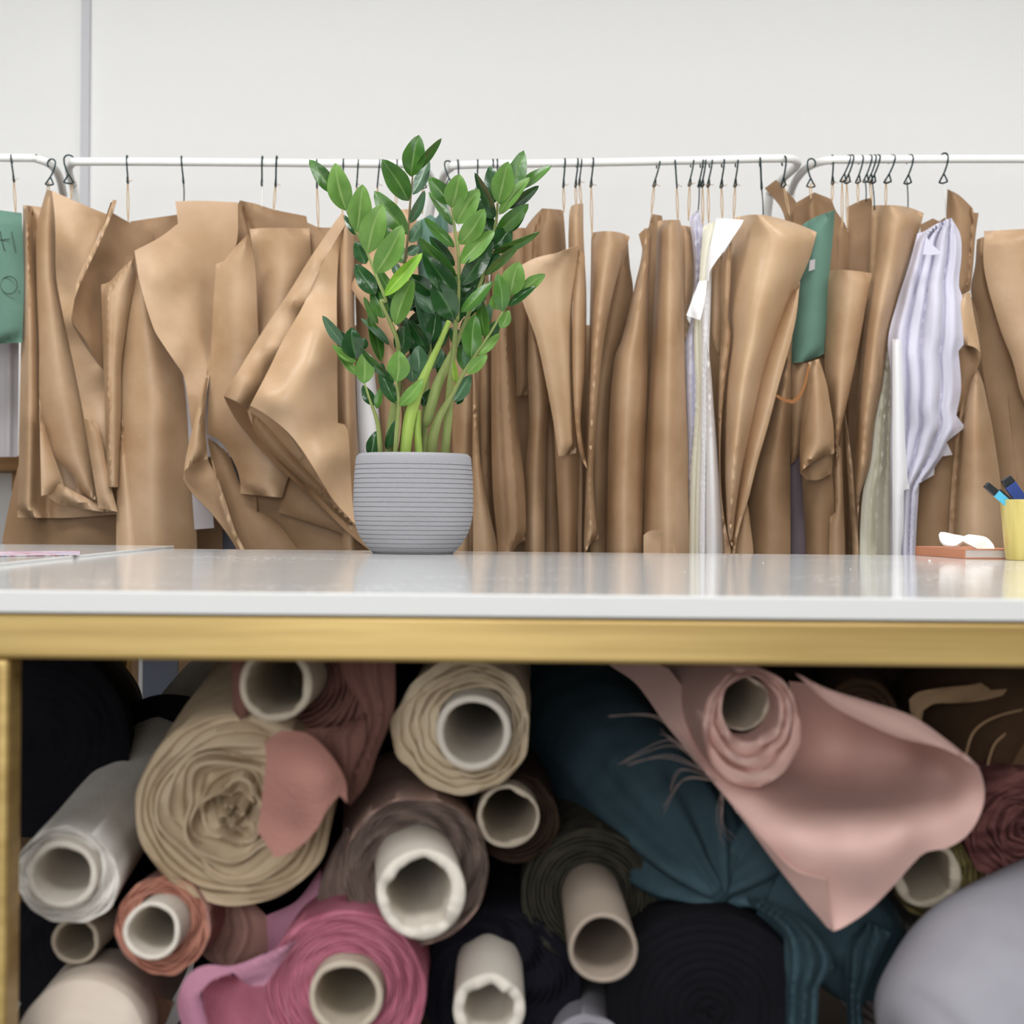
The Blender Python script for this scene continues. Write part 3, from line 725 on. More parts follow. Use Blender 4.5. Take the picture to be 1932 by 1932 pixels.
pset('long brown sheet with a pale folded lower wedge at left', [
 ([(257, 512), (300, 560), (350, 700), (362, 830), (372, 1045), (219, 1045), (222, 900), (228, 769), (234, 640), (246, 570)], K, E(d=28, b=16, t=-36, rid=((.5, .2, 6),))),
 ([(230, 792), (240, 850), (256, 930), (276, 1045), (219, 1045), (223, 900)], KL, E(d=42, b=10, t=-8)),
])
pset('white paper strip peeking out between two brown sheets at lower left', [
 ([(345, 700), (430, 700), (440, 862), (392, 862), (404, 996), (367, 999), (357, 860)], M_grey_paper, E(d=16))], name='white_strip')
pset('very wide smooth brown sheet draped left of the middle, curling at its lower end', [
 ([(254, 473), (300, 449), (336, 422), (331, 380), (383, 379), (449, 382), (446, 460), (424, 494), (408, 502), (404, 640), (398, 690), (386, 760), (372, 800), (362, 812), (347, 710), (334, 689), (311, 655), (290, 620), (264, 534), (257, 495)], K,
  E(rb=[(254, 473, 58), (264, 534, 72), (290, 620, 76), (334, 689, 74), (347, 710, 66), (362, 812, 70), (386, 760, 60), (400, 640, 28), (408, 502, 22), (330, 560, 52), (290, 520, 70), (350, 470, 40), (383, 379, 20), (331, 380, 26), (440, 430, 18), (449, 382, 14), (350, 640, 60)])),
 ([(396, 668), (390, 740), (387, 806), (392, 866), (372, 872), (355, 882), (347, 890), (352, 858), (373, 770), (392, 692)], KL, E(d=78, b=10, t=-12)),
 ([(348, 888), (362, 874), (391, 865), (404, 894), (420, 945), (440, 1002), (456, 1045), (448, 1045), (440, 1024), (401, 971), (362, 930), (347, 905)], K, E(rb=[(348, 888, 70), (391, 865, 34), (404, 894, 36), (440, 1002, 40), (456, 1045, 40), (401, 971, 58), (362, 930, 78), (347, 905, 84), (375, 900, 46)])),
 ([(400, 868), (408, 894), (425, 945), (444, 1002), (463, 1040), (458, 1045), (438, 1004), (418, 950), (404, 900)], KL, E(d=64, b=3)),
])
pset('brown bundle with notched left corner and staggered lower corners, left of the big folded sheet', [
 ([(453, 378), (483, 385), (518, 396), (578, 408), (580, 420), (603, 429), (655, 428), (655, 620), (440, 640), (444, 470), (449, 386)], KD, E(d=-20, b=8, rid=((.14, .03, -8),))),
 ([(471, 432), (520, 430), (584, 431), (586, 520), (560, 600), (488, 650), (485, 578), (481, 505)], K, E(d=4, b=22, t=-6)),
 ([(585, 440), (640, 430), (640, 560), (570, 600), (586, 520)], KD, E(d=-6, b=6)),
 ([(408, 498), (423, 493), (439, 472), (469, 441), (481, 505), (488, 638), (500, 740), (570, 860), (544, 901), (532, 939), (454, 931), (453, 908), (448, 887), (433, 856), (412, 829), (390, 819), (397, 692), (402, 588)], K, E(d=44, b=12, l=-14)),
 ([(391, 826), (430, 850), (456, 925), (484, 937), (485, 966), (501, 970), (535, 1000), (568, 1045), (462, 1045), (440, 1002), (404, 894)], KD, E(d=16, b=6)),
 ([(470, 900), (560, 900), (640, 960), (700, 1045), (568, 1045), (535, 1000), (501, 970), (485, 966), (484, 930)], KD, E(d=8, b=6)),
 ([(544, 899), (600, 900), (650, 960), (697, 1040), (646, 1008), (570, 981), (526, 967), (532, 939)], KD, E(d=24, b=6)),
])
pset('large brown sheet folded in a wide cone just left of the potted plant', [
 ([(646, 400), (665, 432), (668, 526), (670, 700), (672, 780), (676, 862), (680, 1000), (682, 1045), (640, 1045), (640, 900), (636, 700), (636, 470)], K, E(d=8, b=26)),
 ([(422, 747), (429, 763), (443, 788), (468, 821), (497, 854), (547, 901), (609, 959), (660, 1008), (705, 1045), (712, 1010), (690, 985), (669, 930), (640, 880), (600, 840), (540, 780), (490, 750), (450, 735)], KD, E(rb=[(422, 747, 96), (443, 788, 84), (497, 854, 70), (547, 901, 60), (609, 959, 50), (705, 1045, 40), (690, 985, 10), (600, 840, 5), (540, 780, 10), (490, 750, 30), (560, 860, 20), (620, 930, 16), (450, 735, 60), (500, 800, 30)], raw=True)),
 ([(474, 778), (500, 800), (560, 868), (620, 930), (690, 1010), (640, 975), (590, 925), (540, 880), (500, 842), (480, 815)], KD, E(d=56, b=5)),
 ([(646, 400), (655, 418), (609, 497), (568, 584), (535, 640), (506, 700), (472, 764), (468, 774), (445, 757), (422, 747), (489, 636), (547, 549), (584, 489), (628, 425)], K, E(rb=[(646, 400, 30), (653, 419, 40), (609, 497, 50), (568, 584, 62), (506, 700, 82), (470, 770, 92), (445, 757, 122), (422, 747, 98), (489, 636, 70), (547, 549, 56), (584, 489, 44), (628, 425, 34), (505, 650, 96), (555, 565, 78), (595, 495, 62), (468, 715, 118)])),
 ([(653, 419), (668, 432), (640, 472), (636, 680), (637, 798), (650, 801), (656, 812), (660, 866), (665, 949), (672, 992), (630, 945), (609, 912), (588, 877), (568, 846), (543, 815), (516, 792), (493, 776), (472, 765), (506, 700), (535, 640), (568, 584), (609, 497)], KL,
  E(rb=[(653, 419, 36), (609, 497, 56), (568, 584, 74), (535, 640, 92), (506, 700, 106), (472, 765, 122), (500, 745, 140), (540, 700, 134), (590, 620, 112), (516, 792, 136), (568, 846, 134), (609, 912, 126), (672, 992, 104), (600, 780, 118), (632, 700, 66), (636, 560, 44), (638, 472, 32), (637, 798, 72), (656, 812, 60), (660, 900, 74), (630, 860, 112), (620, 600, 88), (600, 690, 122)])),
])
# ---- behind the plant
pset('pale brown sheet with a pointed left corner behind the plant stalks', [
 ([(661, 542), (680, 505), (735, 430), (735, 395), (786, 395), (786, 640), (760, 680), (733, 650), (700, 600)], KL, E(d=30, b=14, t=10)),
 ([(722, 640), (745, 640), (790, 1045), (735, 1045)], K, E(d=-10, b=10))])
pset('white sheet hanging low behind the left side of the plant', [
 ([(672, 690), (705, 690), (716, 800), (730, 1045), (680, 1045), (676, 850)], M_white_paper, E(d=-16, b=8))], name='white_sheet')
pset('teal green card behind the middle leaves of the plant', [
 ([(785, 420), (800, 412), (812, 405), (822, 412), (829, 404), (832, 640), (785, 655)], M_green, E(d=0, b=8, part='card')),
 ([(829, 372), (843, 386), (846, 445), (850, 620), (829, 640), (827, 440)], M_green, E(d=-14, b=4, part='card'))], name='green_card', cat='card')
pset('brown sheets glimpsed between the plant stalks', [
 ([(655, 425), (735, 415), (740, 700), (760, 1045), (690, 1045), (675, 700), (668, 520)], KD, E(d=-52, b=8)),
 ([(760, 640), (860, 560), (870, 700), (880, 1045), (770, 1045)], KD, E(d=-40, b=8)),
 ([(845, 440), (905, 430), (915, 700), (905, 1045), (860, 1045), (850, 700)], K, E(d=-6, b=14))])
pset('brown sheet with a straight flared edge just right of the pot', [
 ([(880, 560), (894, 640), (896, 760), (895, 1045), (845, 1045), (862, 800)], K, E(d=2, b=14)),
 ([(893, 700), (901, 806), (909, 896), (924, 970), (939, 1045), (893, 1045), (892, 850)], KL, E(d=26, b=8))])
pset('added dark backing sheet closing the gap just right of the plant leaves', [([(925, 470), (960, 440), (1003, 440), (1006, 1045), (920, 1045)], KD, E(d=-48, b=6))])  # added so the gap shows dark paper instead of bright wall
pset('thin brown sheets edge-on, second column right of the pot', [
 ([(905, 450), (922, 520), (927, 720), (924, 860), (930, 1045), (912, 1045), (909, 896), (905, 700)], KD, E(d=4, b=10))])
pset('brown folded column right of the pot with a torn notch at its foot', [
 ([(930, 470), (955, 480), (964, 600), (972, 740), (980, 830), (989, 910), (992, 1000), (989, 1012), (991, 1018), (975, 1028), (968, 1045), (940, 1045), (930, 920), (927, 700)], KD, E(d=34, b=22, rid=((.35, .06, -5), (.7, .05, 4))))])
pset('short brown flap with a square lower edge over a dark gap, right of the plant', [
 ([(960, 430), (990, 430), (995, 560), (995, 745), (975, 747), (973, 640), (966, 540)], KD, E(d=0, b=6))])
pset('brown cone-topped bundle with a large pale flap, first past the plant leaves', [
 ([(985, 440), (1005, 412), (1023, 393), (1060, 396), (1063, 400), (1072, 560), (1075, 760), (1030, 760), (1000, 640), (985, 520)], KD, E(d=-4, b=26, rid=((.3, .08, -12),))),
 ([(997, 600), (1012, 620), (1034, 735), (1030, 840), (1027, 1045), (990, 1045), (991, 900), (998, 800), (996, 700)], K, E(d=10, b=16)),
 ([(1030, 720), (1046, 800), (1052, 950), (1058, 1045), (1026, 1045), (1028, 860)], KD, E(d=-16, b=8)),
 ([(1044, 780), (1090, 780), (1091, 900), (1087, 1045), (1056, 1045), (1050, 900)], KD, E(d=22, b=12)),
 ([(984, 500), (1010, 487), (1050, 477), (1082, 466), (1092, 462), (1089, 500), (1080, 560), (1080, 680), (1084, 770), (1087, 855), (1054, 861), (1045, 800), (1033, 735), (1012, 640), (990, 580), (978, 540)], KL, E(d=66, t=-30, b=12, l=-24, rid=((.8, .12, 6),))),
])
pset('slim brown bundle with a stepped top under two touching hooks', [
 ([(1075, 396), (1078, 389), (1086, 385), (1100, 384), (1101, 450), (1106, 560), (1104, 700), (1090, 700), (1080, 560), (1073, 470)], K, E(d=30, b=16)),
 ([(1092, 470), (1103, 480), (1104, 560), (1102, 700), (1095, 800), (1102, 850), (1107, 884), (1098, 866), (1090, 835), (1082, 740), (1080, 600), (1084, 520)], K, E(d=58, b=8, t=-10)),
 ([(1090, 850), (1098, 860), (1098, 950), (1097, 1045), (1090, 1045), (1088, 950)], KD, E(d=10))])
pset('brown sheet rolled open in a long cone under the long string, grey inside', [
 ([(1184, 450), (1188, 500), (1194, 554), (1175, 638), (1161, 676), (1151, 793), (1147, 1045), (1114, 1045), (1117, 909), (1127, 741), (1153, 560)], M_kraft_dark, E(d=-8, b=8, t=-12)),
 ([(1116, 439), (1143, 436), (1170, 439), (1188, 446), (1184, 460), (1168, 508), (1155, 560), (1138, 650), (1129, 741), (1121, 845), (1119, 909), (1124, 974), (1129, 1015), (1112, 1026), (1104, 1045), (1102, 1030), (1106, 896), (1108, 793), (1111, 690), (1114, 560)], K, E(d=30, b=36, t=4, raw=True))])
pset('pale brown smooth sheet hung by its thin pointed top under the leaning hook', [
 ([(1231, 392), (1224, 430), (1217, 431), (1205, 442), (1212, 472), (1198, 539), (1174, 638), (1160, 676), (1150, 793), (1145, 1045), (1211, 1045), (1214, 922), (1221, 715), (1222, 560), (1227, 480)], K, E(d=22, b=34, t=-4)),
 ([(1205, 442), (1218, 431), (1214, 476)], KD, E(d=50, raw=True))])
pset('dark narrow brown bundle seen edge-on with a flat square top', [
 ([(1231, 404), (1249, 407), (1251, 425), (1250, 560), (1245, 700), (1240, 1045), (1204, 1045), (1206, 800), (1214, 600), (1224, 470)], KD, E(d=-28, b=4))])
pset('tube-like smooth brown sheet with a flat top and a rounded piece at its foot', [
 ([(1241, 417), (1260, 415), (1282, 415), (1288, 436), (1290, 560), (1292, 690), (1298, 860), (1301, 1045), (1214, 1045), (1217, 871), (1227, 715), (1235, 560)], K, E(d=18, b=40, t=8)),
 ([(1214, 1010), (1223, 1003), (1237, 1000), (1252, 1005), (1266, 1020), (1276, 1045), (1214, 1045)], K, E(d=62, b=0, t=6))])
pset('brown strip with an angled point, tucked between the tube-like sheet and the white papers', [
 ([(1286, 425), (1309, 429), (1314, 500), (1309, 545), (1296, 600), (1306, 622), (1297, 650), (1290, 640)], K, E(d=4, b=8, t=-16))])
M_bright = mat('bright_white_paper', (246, 246, 247), 0.7)
# ---- white papers
pset('bundle of white and cream paper strips with a bright folded white flap', [
 ([(1301, 410), (1317, 395), (1326, 430), (1326, 560), (1321, 700), (1318, 830), (1310, 957), (1299, 957), (1297, 811), (1294, 700), (1293, 650), (1306, 590), (1310, 500)], M_lilac, E(d=16, b=8, rid=((.5, .1, -8),))),
 ([(1310, 600), (1328, 480), (1336, 600), (1335, 800), (1330, 1045), (1301, 1045), (1303, 900), (1312, 760)], M_cream_paper, E(d=24, b=6, g=6, nz=0.4, rid=((.3, .08, -4), (.7, .08, -4)))),
 ([(1326, 430), (1345, 420), (1341, 560), (1337, 700), (1334, 1045), (1318, 1045), (1322, 800), (1324, 600)], M_white_paper, E(d=32, b=6, g=6, nz=0.4, rid=((.5, .12, -4),))),
 ([(1334, 640), (1340, 690), (1347, 780), (1354, 870), (1360, 960), (1364, 1045), (1333, 1045), (1333, 850)], M_white_paper, E(d=38, b=12)),
 ([(1328, 427), (1345, 418), (1360, 420), (1348, 470), (1337, 529), (1326, 570), (1312, 570), (1319, 533), (1323, 477)], M_cream_paper, E(d=54, b=6)),
 ([(1352, 411), (1403, 415), (1397, 427), (1368, 469), (1339, 512), (1337, 529), (1330, 535), (1337, 480)], M_bright, E(d=70, b=3, t=14, raw=True)),
 ([(1319, 531), (1334, 529), (1329, 570), (1321, 604), (1295, 595)], M_bright, E(d=66, b=3, t=8, raw=True))],
 name='white_paper_pattern', cat='paper pattern')
pset('narrow brown sheets with dark gaps between the white papers and the broadest sheet', [
 ([(1339, 514), (1365, 475), (1364, 560), (1360, 640), (1358, 680), (1350, 655), (1338, 650), (1338, 560)], K, E(d=14, b=8)),
 ([(1362, 490), (1381, 452), (1377, 540), (1373, 600), (1378, 632), (1366, 734), (1359, 825), (1360, 930), (1370, 1000), (1379, 1045), (1364, 1045), (1357, 916), (1355, 760), (1361, 620)], K, E(d=40, b=8, t=14))])
pset('broadest brown sheet with a sloping shoulder, right of the white papers', [
 ([(1500, 545), (1492, 700), (1491, 1045), (1412, 1045), (1416, 930), (1449, 802), (1470, 722)], M_kraft_dark, E(d=4, b=26, t=8)),
 ([(1409, 940), (1414, 980), (1421, 1045), (1386, 1045), (1396, 985)], K, E(d=26, b=6)),
 ([(1509, 531), (1503, 590), (1493, 640), (1470, 722), (1449, 802), (1429, 871), (1411, 943), (1395, 996), (1387, 1045), (1379, 1045), (1399, 893), (1418, 802), (1438, 711), (1465, 620), (1488, 570)], KL, E(d=42, b=8, t=20)),
 ([(1385, 411), (1418, 405), (1447, 407), (1499, 421), (1541, 438), (1528, 485), (1509, 529), (1488, 570), (1462, 638), (1438, 711), (1418, 802), (1399, 893), (1388, 965), (1381, 1030), (1373, 1010), (1368, 930), (1366, 848), (1368, 734), (1378, 632), (1373, 600), (1381, 452)], KL, E(d=30, b=52, t=10, l=6))])
pset('folded brown sheets standing up behind the rack joint', [
 ([(1443, 355), (1464, 339), (1483, 360), (1503, 383), (1515, 423), (1540, 470), (1490, 470), (1476, 398)], KD, E(d=-46)),
 ([(1500, 384), (1536, 363), (1569, 376), (1576, 396), (1592, 419), (1590, 560), (1560, 620), (1500, 560), (1495, 440)], KD, E(d=-30, b=10, rid=((.4, .12, 10),)))])
pset('green card with a small pale label, right of the broadest brown sheet', [
 ([(1515, 423), (1540, 409), (1575, 396), (1572, 436), (1563, 539), (1558, 620), (1554, 668), (1522, 681), (1495, 686), (1493, 630), (1500, 560), (1508, 500)], M_green, E(d=2, b=12, t=10, part='card')),
 ([(1528, 491), (1538, 489), (1537, 508), (1526, 512)], M_grey_paper, E(d=24, part='paper_label', raw=True))], name='green_card', cat='card')
pset('dark brown bundle with a wide open pocket-like front sheet', [
 ([(1571, 430), (1592, 419), (1600, 440), (1600, 560), (1590, 760), (1590, 900), (1594, 1045), (1515, 1045), (1505, 900), (1500, 700), (1555, 650)], KD, E(d=-30, b=6)),
 ([(1562, 512), (1584, 509), (1620, 512), (1645, 516), (1640, 539), (1624, 630), (1609, 707), (1593, 780), (1582, 831), (1577, 880), (1571, 830), (1564, 760), (1556, 690), (1560, 600)], K, E(d=18, b=20, t=22))])
pset('brown curled scroll end drooping below the green card with label', [
 ([(1495, 688), (1527, 684), (1517, 780), (1509, 840), (1501, 870), (1493, 875), (1491, 760)], KD, E(d=0, b=8)),
 ([(1509, 860), (1545, 850), (1572, 840), (1569, 893), (1545, 905), (1522, 905), (1510, 893)], K, E(d=26, b=8, l=-10, raw=True)),
 ([(1525, 684), (1545, 677), (1559, 722), (1567, 770), (1572, 802), (1574, 855), (1543, 867), (1522, 880), (1511, 890), (1509, 850), (1513, 791), (1518, 735)], K, E(d=40, b=24, t=10)),
 ([(1463, 748), (1478, 757), (1496, 762), (1510, 750), (1521, 725), (1528, 690), (1524, 690), (1517, 722), (1507, 744), (1495, 755), (1478, 751), (1466, 744)], mat('hemp_loop', (150, 100, 58), 0.8), E(d=66, part='string', raw=True, g=3, nz=0))])
pset('plum grey sheet low between the brown sheets under the scroll', [
 ([(1490, 860), (1510, 862), (1520, 1045), (1490, 1045)], M_plum, E(d=-14, b=4))], name='plum_sheet')
pset('thin dark brown sheets edge-on below the pocket-like sheet', [
 ([(1506, 900), (1570, 895), (1577, 968), (1566, 976), (1564, 1045), (1516, 1045)], KD, E(d=-12, b=12, t=20)),
 ([(1577, 850), (1586, 835), (1590, 920), (1594, 1045), (1564, 1045), (1566, 976), (1577, 966)], K, E(d=2, b=6)),
 ([(1594, 780), (1607, 870), (1614, 960), (1620, 1045), (1609, 1045), (1600, 900)], K, E(d=0, b=3, t=8))])
pset('tall wide brown folder-like sheet left of the white ruffled cloth', [
 ([(1598, 391), (1612, 384), (1628, 377), (1645, 373), (1650, 520), (1640, 700), (1622, 760), (1610, 560), (1596, 500), (1600, 450)], KD, E(d=-26, t=14)),
 ([(1645, 388), (1681, 387), (1712, 391), (1743, 402), (1731, 446), (1714, 504), (1693, 570), (1676, 630), (1666, 719), (1651, 794), (1641, 881), (1622, 935), (1618, 1000), (1613, 900), (1618, 760), (1628, 640), (1640, 516), (1643, 440)], K, E(d=6, b=44, t=4, rid=((.12, .05, -10),)))])
pset('cream translucent strips between the tall folder and the white cloth', [
 ([(1676, 640), (1684, 760), (1684, 1045), (1622, 1045), (1628, 930), (1641, 881), (1651, 794), (1666, 719)], M_cream_paper, E(d=0, b=4, rid=((.3, .06, -6), (.5, .06, 6), (.72, .05, -6))))], name='cream_paper_pattern')
pset('crumpled white lilac cloth with a folded triangle near its top', [
 ([(1795, 411), (1770, 421), (1741, 438), (1731, 440), (1722, 475), (1714, 504), (1693, 570), (1676, 638), (1680, 700), (1681, 769), (1680, 893), (1680, 1045), (1727, 1045), (1729, 993), (1732, 943), (1734, 912), (1761, 896), (1763, 883), (1780, 858), (1796, 856), (1785, 834), (1800, 822), (1821, 806), (1804, 784), (1813, 732), (1808, 662), (1818, 650), (1815, 560), (1809, 539), (1814, 477), (1811, 442)], M_lilac,
  E(d=34, b=14, g=5, rid=((.14, .07, 8), (.24, .03, -9), (.44, .035, -10), (.60, .10, 7), (.72, .03, -9), (.88, .05, 5)), nz=4)),
 ([(1747, 446), (1760, 462), (1777, 479), (1758, 481), (1741, 480)], M_lilac, E(d=76, raw=True)),
 ([(1684, 640), (1700, 640), (1706, 800), (1712, 900), (1716, 922), (1705, 925), (1704, 1000), (1700, 1045), (1684, 1045)], M_white_paper, E(d=62, b=5)),
 ([(1735, 880), (1764, 870), (1762, 896), (1735, 912)], M_grey_paper, E(d=30, raw=True)),
 ([(1778, 800), (1822, 805), (1786, 834), (1797, 858), (1772, 862)], M_grey_paper, E(d=30, raw=True))], name='white_cloth', cat='cloth', part='cloth_panel')
pset('small brown corner behind the top of the white cloth', [
 ([(1736, 424), (1760, 412), (1772, 418), (1790, 405), (1800, 470), (1740, 480)], KD, E(d=-20))])
pset('dark brown sheet with a rounded shoulder right of the white cloth', [
 ([(1788, 357), (1810, 369), (1835, 393), (1836, 401), (1846, 402), (1840, 446), (1836, 500), (1830, 549), (1811, 558), (1790, 540), (1786, 405)], KD, E(d=4, b=14, rid=((.82, .04, -8),)))])
pset('light brown curled sheet emerging beside the white cloth at mid height', [
 ([(1811, 558), (1830, 551), (1838, 600), (1846, 640), (1850, 667), (1840, 656), (1820, 651), (1800, 655), (1800, 570)], KL, E(d=28, b=10)),
 ([(1800, 652), (1822, 650), (1840, 657), (1851, 668), (1846, 690), (1822, 740), (1812, 775), (1800, 780)], KD, E(d=4, b=-6)),
 ([(1843, 694), (1855, 725), (1862, 757), (1871, 800), (1878, 844), (1888, 918), (1896, 1045), (1788, 1045), (1798, 880), (1808, 800), (1822, 738)], K, E(d=12, b=34, t=10, rid=((.1, .06, -14),))),
 ([(1775, 800), (1800, 820), (1798, 900), (1792, 1045), (1724, 1045), (1730, 915), (1750, 850)], KD, E(d=-8, b=8, t=14))])
pset('brown sheet behind, seen as a slanting strip left of the rightmost one', [
 ([(1843, 452), (1856, 447), (1870, 520), (1960, 700), (1975, 1045), (1893, 1045), (1877, 840), (1852, 680), (1846, 600), (1832, 549), (1840, 500)], KD, E(d=-30, b=12))])
pset('large flat brown sheet at the right edge of the photo with a slanted lower end', [
 ([(1857, 436), (1900, 434), (2010, 428), (2020, 830), (1960, 790), (1931, 755), (1911, 682), (1887, 620), (1857, 508)], K, E(d=12, b=14, t=6)),
 ([(1902, 745), (1931, 755), (1960, 790), (2020, 830), (2025, 1045), (1930, 1045)], KD, E(d=-14))])
# boards standing behind the racks, seen under the table
for i, (x0, x1, mm, lb) in enumerate(((150, 267, KD, 'dim brown board seen through the gap under the table at left'),
    (268, 275.5, M_white_paper, 'pale upright strip seen through the gap under the table'),
    (276, 342, M_blue_grey, 'blue grey board seen through the gap under the table'),
    (343, 399, KD, 'dim brown board right of the blue grey board under the table'),
    (400, 406, M_white_paper, 'narrow pale strip right of the blue grey board under the table'),
    (407, 520, M_blue_grey, 'blue grey board behind the rolls right of the narrow pale strip'))):
    p0, p1 = W(x0, 620, 3.46), W(x1, 620, 3.46)
    o = MB().box((p0.x, 3.455, 0.0), (p1.x, 3.465, p0.z)).build('standing_board', mm, smooth=False)
    tag(o, lb, 'board', 'boards standing behind the racks')
# backing sheets added deep behind the bundles to keep the gaps dark
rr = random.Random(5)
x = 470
for i, lb in enumerate(('added dark backing sheet behind the big cone-folded sheet', 'added dark backing sheet behind the plant pot', 'added dark backing sheet right of the pot',
        'added dark backing sheet behind the flap with the square edge', 'added dark backing sheet behind the pale conical flap', 'added dark backing sheet behind the long string',
        'added dark backing sheet behind the tube-like sheet', 'added dark backing sheet behind the white papers', 'added dark backing sheet behind the broadest sheet',
        'added dark backing sheet behind the drooping scroll', 'added dark backing sheet behind the tall folder', 'added dark backing sheet behind the white cloth',
        'added dark backing sheet behind the light curled sheet', 'added dark backing sheet by the right edge')):
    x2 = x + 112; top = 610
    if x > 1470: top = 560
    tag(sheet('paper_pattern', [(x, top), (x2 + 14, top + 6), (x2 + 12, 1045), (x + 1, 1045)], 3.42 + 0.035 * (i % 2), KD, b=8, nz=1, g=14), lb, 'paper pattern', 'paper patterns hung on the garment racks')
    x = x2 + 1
tag(sheet('paper_pattern', [(50, 520), (420, 520), (420, 1045), (50, 1045)], 3.44, KD, b=8, nz=1, g=16), 'wide added dark backing sheet behind the left bundles', 'paper pattern', 'paper patterns hung on the garment racks')  # one more added backing, darkening the gaps on the left
# ------------------------------------------------------------------ fabric rolls under the table
def fab(n, c, c2=None, bump=0.5, bs=260, rough=0.95, sheen=0.0, vs=14, stretch=(1, 1, 1)):
    return mat(n, c, rough, spec=0.15, bump=bump, bscale=bs, rgb2=c2 or tuple(int(x * 0.88) for x in c), vscale=vs, sheen=sheen, stretch=stretch)
M_card_tube = mat('cardboard_tube', (196, 184, 166), 0.85, spec=0.2, bump=0.2, bscale=160)
M_card_grey = mat('cardboard_tube_grey', (168, 154, 140), 0.85, spec=0.2, bump=0.2, bscale=160)
M_card_white = mat('cardboard_tube_white', (222, 214, 202), 0.85, spec=0.2, bump=0.2, bscale=160)

